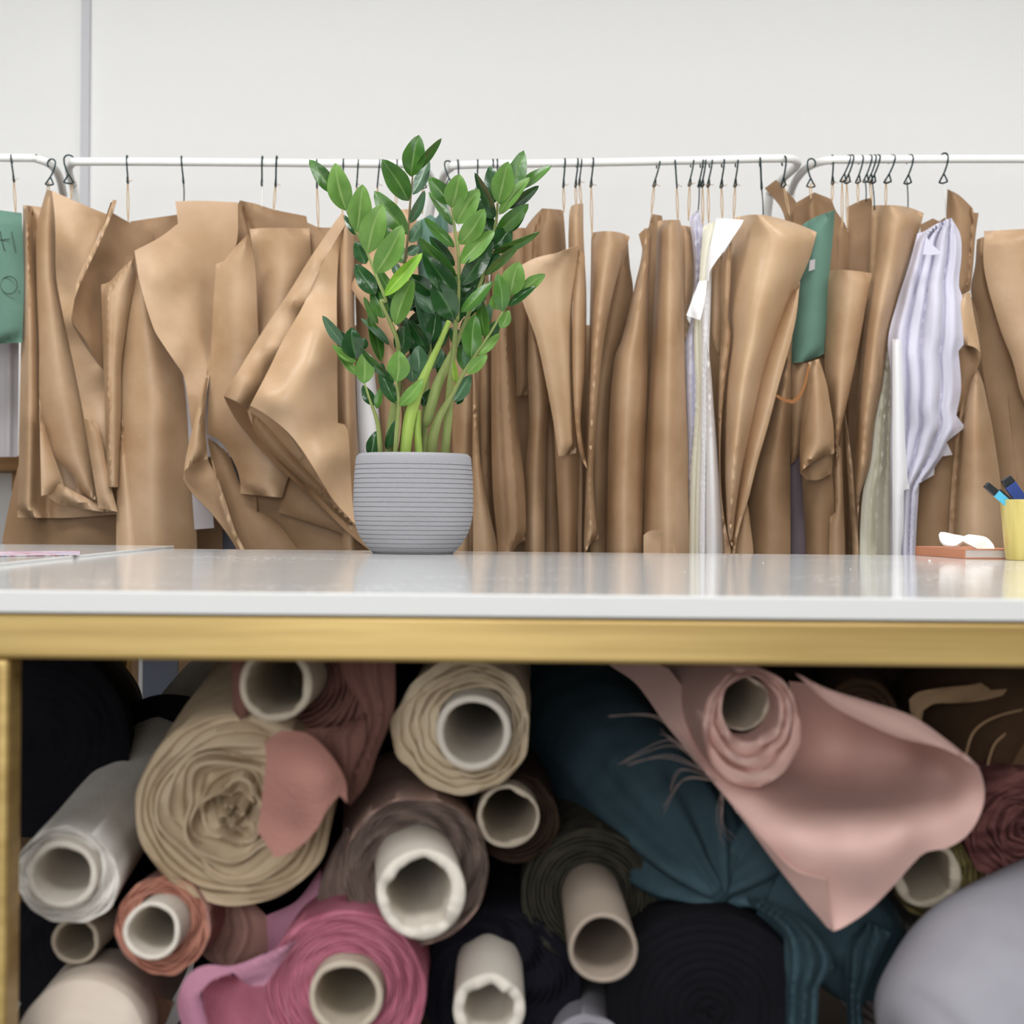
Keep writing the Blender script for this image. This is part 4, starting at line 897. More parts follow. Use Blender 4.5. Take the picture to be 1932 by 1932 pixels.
def frame_from(axis):
    ax = axis.normalized(); up = Vector((0, 0, 1)); e1 = ax.cross(up).normalized(); e2 = e1.cross(ax).normalized()
    return e1, e2, ax
def fabric_roll(label, fx, fy, Yf, R, bx, by, Yb, m, tube=None, tm=None, layers=10, amp=0.004, wob=0.02, sx=1.0, sy=1.0, seed=1, dome=0.0, mess=0.0, hole_r=None,
                name='fabric_roll', edge_m=None, cat='fabric roll', fn=None, rim=0.0):
    """a roll of cloth: front centre and radius in photo pixels at distance Yf, back centre at Yb; tube=(px,py,Y,outer,inner)"""
    rs = random.Random(seed)
    Fc = W(fx, fy, Yf); Bc = W(bx, by, Yb)
    e1, e2, ax = frame_from(Bc - Fc)                      # ax points away from the viewer
    Rm = R * Yf / F
    L = (Bc - Fc).length
    root = empty(name, Fc - Vector((0, 0, Rm)), label, cat, 'fabric rolls stacked under the table')
    NT = 120
    ph = [rs.uniform(0, 6.28) for _ in range(8)]
    def wobble(th, k):
        return 1 + wob * (sin(2 * th + ph[0]) * .6 + sin(3 * th + ph[1] + k * .3) * .5 + sin(5 * th + ph[2] + k) * .35) + wob * .35 * sin(11 * th + ph[3] + 2 * k)
    v = []; f = []; mi = []
    c_in = Vector((0, 0, 0)); rt = 0.0
    if tube:
        tx, ty, tY, ro, ri = tube
        T = W(tx, ty, tY); s_ = (Fc - T).dot(ax); hit = T + ax * s_; c_in = hit - Fc; rt = ro * tY / F * 1.0
    elif hole_r: rt = hole_r * Yf / F
    rings = []
    # body from back to front
    nb = 16
    for i in range(nb + 1):
        t = i / nb
        rings.append((Rm, L * (1 - t), Vector((0, 0, 0)), 0, 0.3))
    # rounded front edge, then spiral layers
    rings.append((Rm * 0.985, -0.001, Vector((0, 0, 0)), 0, 1))
    rin = rt * 1.02 if rt else Rm * 0.06
    for i in range(1, layers + 1):
        q0 = (i - 0.62) / layers; q1 = (i - 0.15) / layers; q2 = (i + 0.0) / layers
        for q, dz in ((q0, amp * 0.1), (q1, amp * 0.15), (q2, amp)):
            r = Rm * 0.985 + (rin - Rm * 0.985) * q
            rings.append((r, dz + dome * Rm * (q * q) * 0 - dome * Rm * (1 - (r / Rm) ** 2) + mess * Rm * q * sin(i * 2.1 + ph[5]) * 0.4, c_in * q, i, 1))
    if rt == 0:
        rings.append((Rm * 0.01, -dome * Rm, c_in, layers, 1))
    else:
        rings.append((rin, 0.05, c_in, layers, 0))
    for ri_, (r, z, off, k, wv) in enumerate(rings):
        for j in range(NT):
            th = 2 * pi * j / NT
            rr_ = r * (1 + (wobble(th, k) - 1) * (0.5 if ri_ <= nb else 1.0) * (0.3 + 0.7 * min(1, r / Rm)))
            zz = z
            if ri_ > nb:
                zz += wv * (amp * 0.5 * sin(3 * th + k * 1.7 + ph[4]) + rim * Rm * 0.05 * sin(7 * th + k))
                if mess:
                    a_ = mess * (1 - r / Rm)
                    rr_ *= 1 + a_ * 0.5 * sin(3 * th + k * 0.9 + ph[6]) + a_ * 0.25 * sin(5 * th - k * 0.5)
                    zz += a_ * Rm * 0.25 * sin(4 * th + k * 1.3)
            else:
                rr_ *= 1 + 0.012 * sin(zz * 23 + 2 * th + ph[7])
            v.append(Fc + off + e1 * (rr_ * cos(th) * sx) + e2 * (rr_ * sin(th) * sy) + ax * zz)
    for i in range(len(rings) - 1):
        for j in range(NT):
            j2 = (j + 1) % NT
            f.append((i * NT + j, i * NT + j2, (i + 1) * NT + j2, (i + 1) * NT + j)); mi.append(1 if (edge_m is not None and i > nb) else 0)
    f.append(tuple(range(NT - 1, -1, -1))); mi.append(0)
    link('fabric', v, f, [m, edge_m] if edge_m is not None else m, root, mi=mi, autos=70)
    if tube:
        ro_m = ro * tY / F; ri_m = ri * tY / F
        NR = 96; v = []; f = []
        Lt = s_ + L - 0.01
        prof = [(ro_m, Lt), (ro_m, 0.1), (ro_m, 0.003), (ro_m * 0.985, 0.0), ((ro_m + ri_m) / 2, -0.0006), (ri_m * 1.03, 0.0), (ri_m, 0.003), (ri_m, 0.1), (ri_m, Lt)]
        for i, (r, z) in enumerate(prof):
            for j in range(NR):
                th = 2 * pi * j / NR
                k = 1 + 0.015 * sin(3 * th + ph[0])
                zz = z
                if 1 < i < 7:
                    nn = noise.noise(Vector((cos(th) * 1.6, sin(th) * 1.6, ph[1] * 3))) ; n2 = noise.noise(Vector((cos(th) * 4, sin(th) * 4, ph[2] * 3)))
                    zz += rim * (0.006 * nn + 0.001 * n2)
                    if i >= 4: k += rim * (0.17 * nn + 0.035 * n2) * (1.0 if i < 7 else .6)
                    else: k += rim * 0.03 * nn
                v.append(T + e1 * (r * k * cos(th)) + e2 * (r * k * sin(th)) + ax * zz)
        for i in range(len(prof) - 1):
            for j in range(NR):
                j2 = (j + 1) % NR; f.append((i * NR + j, i * NR + j2, (i + 1) * NR + j2, (i + 1) * NR + j))
        for j in range(NR):       # close the far end ring
            j2 = (j + 1) % NR; f.append(((len(prof) - 1) * NR + j, (len(prof) - 1) * NR + j2, j2, j))
        link('cardboard_tube', v, f, tm or M_card_tube, root, autos=80)
    if fn: fn(root)
    return root

M_beige = fab('beige_linen', (200, 181, 154), (182, 162, 134), bs=120)
M_offwhite = fab('offwhite_cloth', (236, 233, 227), (224, 220, 213))
M_rust = fab('rust_rose_cloth', (124, 88, 80), (112, 78, 71))
M_rust_lit = fab('rust_rose_cloth_lit', (170, 124, 113), (158, 113, 103))  # paler copy of the rust cloth, light put into the lit flap
M_creamc = fab('cream_muslin', (214, 199, 174), (198, 180, 152))
M_taupe = fab('taupe_brown_cloth', (132, 116, 107), (112, 96, 88), bs=120, vs=30)
M_blush = fab('blush_satin', (194, 164, 152), (180, 150, 138), rough=0.6)
M_dkbrown = fab('dark_brown_cloth', (58, 44, 34), (48, 36, 28))
M_olive = fab('dark_olive_wool', (64, 61, 51), (50, 48, 40), bs=110, vs=40)
M_magenta = fab('raspberry_pink_cloth', (202, 128, 147), (186, 110, 131), vs=20)
M_mauve = fab('mauve_pink_cloth', (186, 134, 154), (174, 120, 143))
M_salmon = fab('salmon_terracotta_cloth', (194, 140, 122), (176, 121, 103), bs=110, vs=30)
M_salmon2 = fab('rose_brown_cloth', (172, 134, 124), (158, 120, 110))
M_black = fab('black_navy_cloth', (21, 21, 26), (16, 16, 21))
M_navy = fab('navy_cloth', (27, 27, 36), (21, 21, 29))
M_teal = fab('dark_teal_cloth', (66, 88, 97), (53, 73, 82), rough=0.8)
M_pinkp = fab('pale_pink_cloth', (216, 180, 171), (210, 173, 164), bump=0.15, bs=500, rough=0.8)
M_brownsh = fab('brown_cloth', (104, 82, 62), (92, 70, 52), rough=0.8)
M_selv = fab('beige_selvedge', (164, 136, 106), (150, 122, 92))
M_stripe = fab('maroon_striped_cloth', (126, 84, 80), (86, 50, 50), vs=26, stretch=(1, 1, 3))
M_olivey = fab('olive_yellow_cloth', (146, 134, 88), (120, 108, 68))
M_greyc = fab('cool_grey_cloth', (166, 164, 172), (158, 156, 164), bump=0.2, bs=400)
M_greyb = fab('grey_brown_cloth', (104, 96, 94), (92, 84, 82))

# back and bottom: dark rolls, some added to keep gaps black
fabric_roll('big black roll in the upper left corner under the table', 62, 1400, 1.62, 178, 150, 1345, 2.45, M_black, layers=8, amp=0.0016, dome=0.25, seed=3)
fabric_roll('black roll lying between the upper left black roll and the beige one', 315, 1442, 1.85, 132, 430, 1440, 2.45, M_black, layers=6, amp=0.0016, dome=0.3, seed=4)
fabric_roll('black roll end behind the small squashed tube at lower left', 150, 1800, 1.52, 145, 400, 1560, 2.3, M_black, (142, 1775, 1.44, 45, 36), M_card_tube, layers=7, amp=0.0016, seed=5, rim=0.6)
fabric_roll('added black filler roll in the gap between the rust and cream rolls', 735, 1335, 1.75, 100, 800, 1240, 2.4, M_black, layers=6, amp=0.0016, dome=0.3, seed=6)  # added filler; its black cloth stands in for the shade of the gap
fabric_roll('navy black roll at the bottom, its pale tube ringed by torn cardboard', 945, 1865, 1.50, 150, 940, 1490, 2.4, M_navy, (922, 1905, 1.38, 68, 46), M_card_white, layers=9, amp=0.0018, dome=0.12, seed=7, rim=1.0)
fabric_roll('black roll at the bottom under the teal knot', 1335, 1905, 1.42, 188, 1240, 1560, 2.3, M_black, layers=10, amp=0.0016, dome=0.16, seed=8)
fabric_roll('added black filler roll deep in the gap right of the beige roll', 655, 1590, 1.95, 110, 700, 1480, 2.5, M_black, layers=5, amp=0.0016, dome=0.3, seed=61)  # this and the next three are added to darken gaps in the pile
fabric_roll('added dark filler roll deep behind the pink roll', 1500, 1345, 1.98, 118, 1420, 1240, 2.5, M_dkbrown, layers=5, dome=0.3, seed=62)
fabric_roll('added black filler roll in the gap below the beige roll', 500, 1850, 1.80, 135, 560, 1590, 2.45, M_black, layers=5, dome=0.3, seed=63)
fabric_roll('added black filler roll in the bottom left corner behind the cream bolt', 130, 1935, 1.66, 100, 330, 1690, 2.45, M_black, layers=5, dome=0.3, seed=64)
# white roll, far left
fabric_roll('off-white cloth roll with frayed edge at the far left', 128, 1652, 1.40, 97, 420, 1262, 2.4, M_offwhite, (117, 1652, 1.385, 66, 53), M_card_white, layers=6, amp=0.004, wob=0.045, seed=11, rim=0.4, sy=0.97)
# large beige
fabric_roll('largest roll, coarse beige linen with a crumpled swirl and no tube', 443, 1527, 1.42, 186, 590, 1180, 2.4, M_beige, layers=13, amp=0.006, wob=0.022, seed=12, mess=0.42)
# rust roll at top
fabric_roll('rusty rose cloth roll at the top with a wide grey tube', 582, 1305, 1.46, 108, 730, 1190, 2.4, M_rust, (520, 1292, 1.36, 70, 56), M_card_tube, layers=8, amp=0.005, wob=0.03, seed=13, rim=0.9)
# cream roll
fabric_roll('cream muslin roll with loose wavy layers round a white-lined tube', 873, 1372, 1.44, 128, 925, 1205, 2.4, M_creamc, (893, 1382, 1.385, 71, 57), M_card_white, layers=5, amp=0.006, wob=0.06, seed=14, rim=0.15)
# taupe roll
fabric_roll('taupe brown roll with a thick torn pale tube sticking out', 785, 1643, 1.44, 139, 735, 1395, 2.35, M_blush, (796, 1688, 1.33, 84, 61), M_card_white, layers=10, amp=0.004, wob=0.02, seed=15, rim=1.3, edge_m=M_taupe)
# small dark brown roll
fabric_roll('small dark brown roll with a chipped beige tube beside the cream roll', 972, 1545, 1.50, 83, 960, 1380, 2.4, M_dkbrown, (958, 1541, 1.46, 59, 49), M_card_tube, layers=5, seed=16, rim=0.9)
# olive
fabric_roll('dark olive wool roll with a long smooth grey tube', 1112, 1690, 1.50, 128, 1060, 1440, 2.4, M_olive, (1138, 1790, 1.30, 65, 56), M_card_grey, layers=9, amp=0.006, wob=0.02, seed=17, rim=0.15)
# magenta
fabric_roll('raspberry pink roll with wavy layers at the bottom', 652, 1868, 1.40, 151, 770, 1520, 2.4, M_magenta, (652, 1882, 1.375, 70, 57), M_card_tube, layers=13, amp=0.005, wob=0.022, seed=18, rim=0.35)
# salmon
fabric_roll('small salmon roll with frayed edge below the beige roll', 308, 1745, 1.42, 90, 520, 1560, 2.3, M_salmon2, (286, 1757, 1.37, 54, 43), M_card_white, layers=6, amp=0.005, wob=0.05, seed=19, rim=0.35, edge_m=M_salmon)
# cream round-ended bolt bottom left
fabric_roll('smooth cream cloth bolt with a rounded end at the bottom left corner', 150, 1975, 1.36, 122, 330, 1700, 2.2, fab('pale_cream_cloth', (220, 208, 194), (210, 196, 182), bump=0.15), layers=5, amp=0.001, dome=0.38, seed=20)
# small grey one at the bottom
fabric_roll('pale grey roll end barely visible at the bottom centre', 1110, 1990, 1.42, 75, 1100, 1760, 2.2, M_greyc, layers=4, dome=0.3, seed=21)

# teal roll, lying across
def swept(name, label, spine, m, folds=7, famp=0.05, seed=0, parent=None, cat='fabric roll', group=None, NT=72, twist=0.5, flat=1.0):
    """spine: (px, py, Y, radius px, fold strength)"""
    P = crom(spine, 12); pts = [W(p[0], p[1], p[2]) for p in P]; rs = random.Random(seed); ph = [rs.uniform(0, 6.28) for _ in range(6)]
    v = []; f = []; ref = Vector((0, 0, 1))
    for i, p in enumerate(pts):
        t = (pts[min(i + 1, len(pts) - 1)] - pts[max(i - 1, 0)]).normalized()
        a = (ref - t * ref.dot(t)).normalized(); b = t.cross(a); ref = a
        R = max(0.002, P[i][3] * P[i][2] / F); fs = P[i][4]; s_ = i / 12
        for k in range(NT):
            th = 2 * pi * k / NT
            r = R * (1 + fs * famp * (sin(folds * th + twist * s_ + ph[0]) + 0.6 * sin((folds + 4) * th - twist * s_ + ph[1]) + 0.5 * sin(3 * th + s_ * 1.4 + ph[2])) + 0.02 * sin(s_ * 3 + 2 * th))
            v.append(p + a * (r * cos(th)) + b * (r * sin(th) * flat))
    n = len(pts)
    for i in range(n - 1):
        for k in range(NT):
            k2 = (k + 1) % NT; f.append((i * NT + k, i * NT + k2, (i + 1) * NT + k2, (i + 1) * NT + k))
    f.append(tuple(range(NT - 1, -1, -1))); f.append(tuple((n - 1) * NT + k for k in range(NT)))
    o = link(name, v, f, m, parent, autos=75)
    if parent is None: tag(o, label, cat, group)
    return o
tr = empty('fabric_roll', W(1300, 1750, 1.5), 'dark teal cloth roll lying across, its end gathered into a knot', 'fabric roll', 'fabric rolls stacked under the table')
swept('fabric', '', [(985, 1250, 2.35, 118, 0), (1040, 1310, 2.1, 128, 0), (1130, 1420, 1.85, 140, .15), (1215, 1520, 1.66, 142, .35), (1275, 1592, 1.56, 130, .9), (1320, 1645, 1.50, 98, 1.5), (1348, 1680, 1.47, 55, 2.2), (1362, 1696, 1.46, 22, 2)], M_teal, folds=9, famp=0.085, seed=4, parent=tr)
swept('gathered_end', '', [(1335, 1690, 1.49, 16, 1), (1372, 1668, 1.49, 58, 2.2), (1425, 1640, 1.52, 112, 1.4), (1520, 1700, 1.52, 112, .8), (1600, 1770, 1.56, 104, .4), (1650, 1830, 1.62, 84, .2)], M_teal, folds=7, famp=0.05, seed=9, parent=tr)
sheet('loose_cloth', [(1385, 1700), (1420, 1690), (1475, 1712), (1520, 1740), (1562, 1790), (1572, 1825), (1545, 1860), (1540, 1960), (1478, 1960), (1482, 1850), (1480, 1765), (1440, 1722)], 1.42, M_teal, d=10, b=30, g=7, rid=((.2, .07, 12), (.4, .06, -14), (.6, .06, 12), (.8, .06, -12)), parent=tr, raw=True)
sheet('loose_cloth', [(1590, 1780), (1640, 1740), (1680, 1760), (1650, 1830), (1625, 1900), (1640, 1960), (1600, 1960), (1596, 1860)], 1.48, M_teal, d=10, b=20, g=7, rid=((.3, .1, 12), (.6, .08, -14)), parent=tr, raw=True)
# hairs of loose thread on it
thr = random.Random(8)
mb = MB()
for (x0, y0, x1, y1, x2, y2) in ((1325, 1450, 1270, 1400, 1170, 1440), (1330, 1455, 1260, 1425, 1185, 1445), (1320, 1440, 1250, 1360, 1150, 1345), (1350, 1470, 1290, 1450, 1265, 1490), (1352, 1474, 1285, 1470, 1255, 1530), (1365, 1495, 1362, 1550, 1385, 1585), (1362, 1492, 1358, 1540, 1362, 1590), (1300, 1420, 1262, 1390, 1250, 1380)):
    for q in range(2):
        j = lambda: thr.uniform(-7, 7)
        mb.tube([W(*p) for p in crom([(x0, y0, 1.385), (x1 + j(), y1 + j(), 1.39), (x2 + j(), y2 + j(), 1.42)], 7)], 0.00035, 5)
M_thread = mat('loose_thread', (150, 130, 124), 0.9)

# pale pink roll with its long loose sheet
pr = fabric_roll('pale pink cloth roll with a long loose sheet sweeping down to the right', 1418, 1372, 1.375, 99, 1190, 1215, 2.4, M_pinkp, (1400, 1326, 1.42, 52, 46), M_card_tube, layers=3, amp=0.012, wob=0.02, seed=31, rim=1.0, sx=0.96, sy=1.12)
link('loose_threads', mb.v, mb.f, M_thread, pr)
sheet('loose_sheet', [(1150, 1255), (1200, 1290), (1255, 1365), (1330, 1455), (1400, 1540), (1470, 1635), (1530, 1710), (1562, 1750), (1573, 1757), (1590, 1750), (1640, 1716), (1690, 1665), (1725, 1625), (1745, 1608), (1790, 1598), (1825, 1575), (1850, 1535), (1857, 1495), (1845, 1450), (1815, 1420), (1770, 1402), (1700, 1382), (1640, 1357), (1580, 1322), (1520, 1290), (1488, 1285), (1498, 1340), (1490, 1400), (1455, 1445), (1410, 1458), (1365, 1430), (1335, 1385), (1315, 1335), (1262, 1262), (1200, 1240)], 1.40, M_pinkp,
      rb=[(1150, 1255, -420), (1200, 1240, -400), (1255, 1365, -160), (1260, 1262, -330), (1330, 1455, 10), (1330, 1400, -100), (1400, 1540, 46), (1470, 1635, 70), (1573, 1757, 100), (1562, 1745, 92), (1560, 1655, 118), (1640, 1700, 96), (1745, 1608, 84), (1700, 1560, 110), (1600, 1560, 110), (1500, 1560, 84), (1430, 1500, 20),
          (1825, 1575, 84), (1857, 1495, 90), (1815, 1420, 96), (1740, 1392, -70), (1640, 1357, -230), (1520, 1290, -260), (1420, 1300, -200), (1480, 1330, -250), (1560, 1390, -330), (1640, 1405, -270), (1720, 1425, -180), (1790, 1462, -20), (1750, 1490, -30), (1650, 1480, -170), (1560, 1460, -260), (1500, 1450, -230), (1810, 1520, 74)],
      g=9, nz=0.8, parent=pr, raw=True, thick=0.0012)
sheet('sheet_fold', [(1330, 1455), (1440, 1580), (1500, 1640), (1558, 1658), (1562, 1700), (1573, 1757), (1530, 1712), (1470, 1637), (1400, 1542)], 1.40, M_pinkp, rb=[(1330, 1455, 14), (1440, 1580, 108), (1558, 1658, 146), (1573, 1757, 110), (1530, 1712, 92), (1470, 1637, 78), (1400, 1542, 56)], g=8, nz=0.4, parent=pr, raw=True, thick=0.0012)
sheet('loose_sheet_back', [(1500, 1270), (1560, 1300), (1640, 1325), (1720, 1352), (1790, 1400), (1850, 1450), (1780, 1412), (1700, 1392), (1640, 1367), (1570, 1330)], 1.37, M_pinkp, d=60, b=10, g=7, parent=pr, raw=True)

# rust cloth hanging out of the rust roll
rc = empty('draped_cloth', W(600, 1600, 1.37), 'rust rose cloth remnant, its lit flap coloured paler, hanging over the beige roll', 'cloth')
sheet('cloth', [(500, 1400), (530, 1378), (580, 1385), (620, 1420), (650, 1470), (655, 1515), (640, 1500), (618, 1525), (600, 1560), (575, 1590), (545, 1610), (520, 1618), (487, 1570), (495, 1500), (502, 1440)], 1.345, M_rust_lit, d=0,
      rb=[(500, 1400, 20), (487, 1570, 26), (520, 1618, 30), (575, 1580, 34), (560, 1460, 50), (530, 1378, 10), (600, 1400, 10), (650, 1470, 4), (655, 1515, 8), (610, 1520, 40), (520, 1500, 34), (590, 1540, 44), (560, 1570, 26), (620, 1470, 36)], g=7, nz=1.5, parent=rc, raw=True)
sheet('cloth_strip', [(640, 1245), (745, 1245), (742, 1340), (712, 1420), (690, 1480), (660, 1520), (652, 1490), (672, 1430), (688, 1380), (680, 1330), (655, 1290)], 1.40, M_rust, d=0, b=16, t=6, rid=((.3, .08, -12), (.62, .07, 10)), g=7, parent=rc, raw=True)  # strips take the darker rust, shade of the folds put into the colour
sheet('cloth_strip', [(575, 1375), (640, 1370), (690, 1345), (688, 1400), (668, 1450), (655, 1500), (640, 1480), (615, 1430)], 1.39, M_rust, d=0, b=12, rid=((.3, .1, -14), (.6, .08, 10)), g=7, parent=rc, raw=True)
sheet('cloth_flap', [(437, 1245), (470, 1245), (460, 1300), (478, 1335), (455, 1360), (440, 1340)], 1.40, M_rust, d=0, b=8, parent=rc, raw=True)
# magenta tail
mt = empty('draped_cloth', W(440, 1950, 1.36), 'mauve pink cloth tail curling out left of the raspberry roll', 'cloth')
sheet('cloth', [(498, 1730), (560, 1700), (605, 1640), (620, 1700), (610, 1740), (560, 1775), (515, 1830), (505, 1790)], 1.52, M_mauve, d=0, b=14, parent=mt, raw=True)
sheet('cloth_fold', [(355, 1840), (385, 1822), (440, 1822), (500, 1800), (560, 1775), (520, 1830), (500, 1860), (470, 1858), (440, 1835), (400, 1850), (378, 1872), (385, 1910), (400, 1960), (350, 1960), (336, 1900), (340, 1868)], 1.36, M_mauve, d=0, b=12, g=7, parent=mt, raw=True)
sheet('cloth', [(380, 1860), (420, 1835), (470, 1850), (515, 1830), (520, 1960), (395, 1960)], 1.47, M_magenta, d=0, b=-40, parent=mt, raw=True)
# brownish bits
bc = empty('cloth_remnant', W(450, 1800, 1.5), 'crumpled rose brown cloth squeezed below the beige roll', 'cloth')
sheet('cloth', [(395, 1720), (430, 1690), (470, 1700), (505, 1730), (508, 1790), (470, 1815), (435, 1822), (400, 1815), (372, 1790), (405, 1770)], 1.52, M_salmon2, d=0, b=20, rid=((.3, .08, -14), (.6, .08, 10)), g=7, nz=3, parent=bc, raw=True)
bc = empty('cloth_remnant', W(270, 1900, 1.45), 'thin brown cloth strip beneath the small salmon roll', 'cloth')
sheet('cloth', [(218, 1830), (262, 1845), (300, 1880), (330, 1890), (300, 1960), (260, 1960), (248, 1900)], 1.47, fab('brown_strip_cloth', (112, 84, 68)), d=0, b=12, rid=((.5, .1, -10),), parent=bc, g=7, raw=True)
# taupe loose layer
bc = empty('cloth_remnant', W(640, 1740, 1.5), 'dark taupe loose fold beside the taupe brown roll', 'cloth')
sheet('cloth', [(655, 1560), (670, 1580), (660, 1660), (690, 1730), (700, 1740), (640, 1735), (608, 1722), (600, 1690), (622, 1620)], 1.47, M_taupe, d=0, b=14, rid=((.4, .1, -10),), g=6, parent=bc, raw=True)

# upper right: brown cloth and its pale selvedge
bs = empty('fabric_roll', W(1850, 1500, 1.7), 'big dark brown cloth roll in the upper right with a curling beige selvedge', 'fabric roll', 'fabric rolls stacked under the table')
swept('fabric', '', [(1660, 1330, 2.3, 95, 0), (1760, 1350, 2.0, 125, .1), (1900, 1390, 1.72, 170, .3), (2080, 1500, 1.5, 190, .3)], M_brownsh, folds=5, famp=0.03, seed=12, parent=bs)
sheet('selvedge', [(1720, 1350), (1715, 1320), (1732, 1306), (1780, 1298), (1835, 1292), (1850, 1288), (1870, 1302), (1900, 1300), (1892, 1312), (1850, 1322), (1800, 1326), (1762, 1328), (1742, 1340), (1738, 1362), (1752, 1388), (1785, 1408), (1760, 1402), (1735, 1384)], 1.56, M_selv, d=0, b=8, g=6, parent=bs, raw=True, nz=1)
for k in range(3):
    q = [W(*p) for p in crom([(1822 + 40 * k, 1425 + 25 * k, 1.53), (1838 + 40 * k, 1380 + 22 * k, 1.53), (1880 + 40 * k, 1352 + 18 * k, 1.53), (1950, 1335 + 14 * k, 1.53)], 6)]
    MB().tube(q, 0.0014, 6).build('piping', M_selv, bs)
fabric_roll('dim brown roll behind the top right of the pink roll', 1625, 1345, 1.62, 66, 1560, 1200, 2.4, fab('dim_brown_cloth', (78, 58, 44)), layers=5, dome=0.2, seed=41)
fabric_roll('black brown roll in the dark gap at the top right', 1690, 1290, 1.9, 90, 1600, 1200, 2.5, M_dkbrown, layers=5, dome=0.2, seed=42)
# maroon striped roll
fabric_roll('maroon and grey striped roll at the right edge', 1930, 1565, 1.46, 108, 1680, 1330, 2.3, M_stripe, layers=9, amp=0.007, wob=0.07, dome=0.1, seed=43, mess=0.25)
# olive yellow
fabric_roll('olive yellow roll with a ragged tube under the pink sheet', 1770, 1650, 1.50, 88, 1600, 1420, 2.3, M_olivey, (1748, 1650, 1.45, 64, 48), M_card_tube, layers=6, amp=0.006, wob=0.05, seed=44, rim=2.0)
fabric_roll('grey brown roll low between the teal cloth and the grey cloth', 1690, 1850, 1.56, 110, 1560, 1600, 2.3, M_greyb, layers=6, amp=0.005, wob=0.05, dome=0.2, seed=45)
# grey cloth bottom right
swept('fabric_roll', 'wide smooth cool grey cloth bolt filling the bottom right corner', [(2300, 1670, 1.75, 200, 0), (2080, 1805, 1.48, 226, .1), (1910, 1905, 1.37, 228, .2), (1810, 1965, 1.32, 196, .3), (1755, 2000, 1.30, 130, .3), (1735, 2015, 1.295, 20, 0)], M_greyc, folds=4, famp=0.02, seed=15, group='fabric rolls stacked under the table')
# ------------------------------------------------------------------ things on the worktop
def on_top(px, py):
    """where the sight line through a photo pixel meets the worktop"""
    a = W(px, py, 1.0) - Vector((0, 0, CAMZ)); s = (TZ - CAMZ) / a.z
    return Vector((a.x * s, a.y * s, TZ))
# notebook
A = on_top(1728, 1047.5); B = on_top(1821, 1054.5)
ux = (B - A); ux.z = 0; ln = ux.length; ux.normalize(); vx = Vector((-ux.y, ux.x, 0))
if vx.x < 0: vx = -vx
nb = empty('notebook', (A + B) / 2, 'thin notebook with terracotta cover lying near the right end of the worktop', 'book')
def obox(par, nm, m, s0, s1, t0, t1, z0, z1, bev=0.0, base=B, u=-ux, v_=vx):
    vs = []
    for s in (s0, s1):
        for t in (t0, t1):
            for z in (z0, z1):
                p = base + u * s + v_ * t; vs.append(Vector((p.x, p.y, TZ + z)))
    return link(nm, vs, [(0, 1, 3, 2), (4, 6, 7, 5), (0, 4, 5, 1), (2, 3, 7, 6), (0, 2, 6, 4), (1, 5, 7, 3)], m, par, smooth=False, bev=bev)
M_terra = mat('terracotta_cover', (190, 128, 98), 0.6, spec=0.3)
M_pages = mat('page_block', (206, 196, 190), 0.85, stretch=(1, 1, 40), rgb2=(192, 182, 178), vscale=30)
obox(nb, 'cover', M_terra, 0, ln, 0, 0.105, 0.0002, 0.0022, 0.0006)
obox(nb, 'cover', M_terra, 0, ln, 0, 0.105, 0.0138, 0.0156, 0.0006)
obox(nb, 'spine', M_terra, 0, ln, -0.0012, 0.0008, 0.0002, 0.0156, 0.0005)
obox(nb, 'pages', M_pages, 0.001, ln - 0.002, 0.001, 0.103, 0.0022, 0.0138)
# tailor's chalk
M_chalk = mat('white_chalk', (222, 220, 214), 0.75, bump=0.2, bscale=300)
def chalk(label, pts, top, Y, d):
    ob = sheet('tailor_chalk', pts, Y, M_chalk, rb=d, g=3, thick=0.0032, nz=0.1, raw=True)
    return tag(ob, label, 'tailor chalk', 'pieces of tailor chalk on the notebook')
chalk('grey-white shell-like piece of tailor chalk on the notebook, left one', [(1771, 1009), (1774, 1005), (1782, 1005), (1800, 1009), (1816, 1012), (1822, 1014), (1818, 1022), (1808, 1030), (1795, 1031), (1782, 1028), (1774, 1020)], 0, 2.50,
      [(1771, 1009, -6), (1782, 1005, -8), (1820, 1014, 4), (1808, 1030, 16), (1784, 1028, 14), (1796, 1018, -4)])
chalk('bright white curved piece of tailor chalk on the notebook, right one', [(1812, 1021), (1818, 1014), (1826, 1010), (1840, 1011), (1860, 1015), (1874, 1029), (1876, 1037), (1872, 1040), (1850, 1038), (1828, 1028), (1817, 1022), (1803, 1031), (1803, 1027)], 0, 2.46,
      [(1812, 1021, 4), (1826, 1010, -6), (1860, 1015, 0), (1876, 1037, 18), (1850, 1038, 20), (1828, 1028, 14), (1845, 1022, 14), (1803, 1030, 8)])
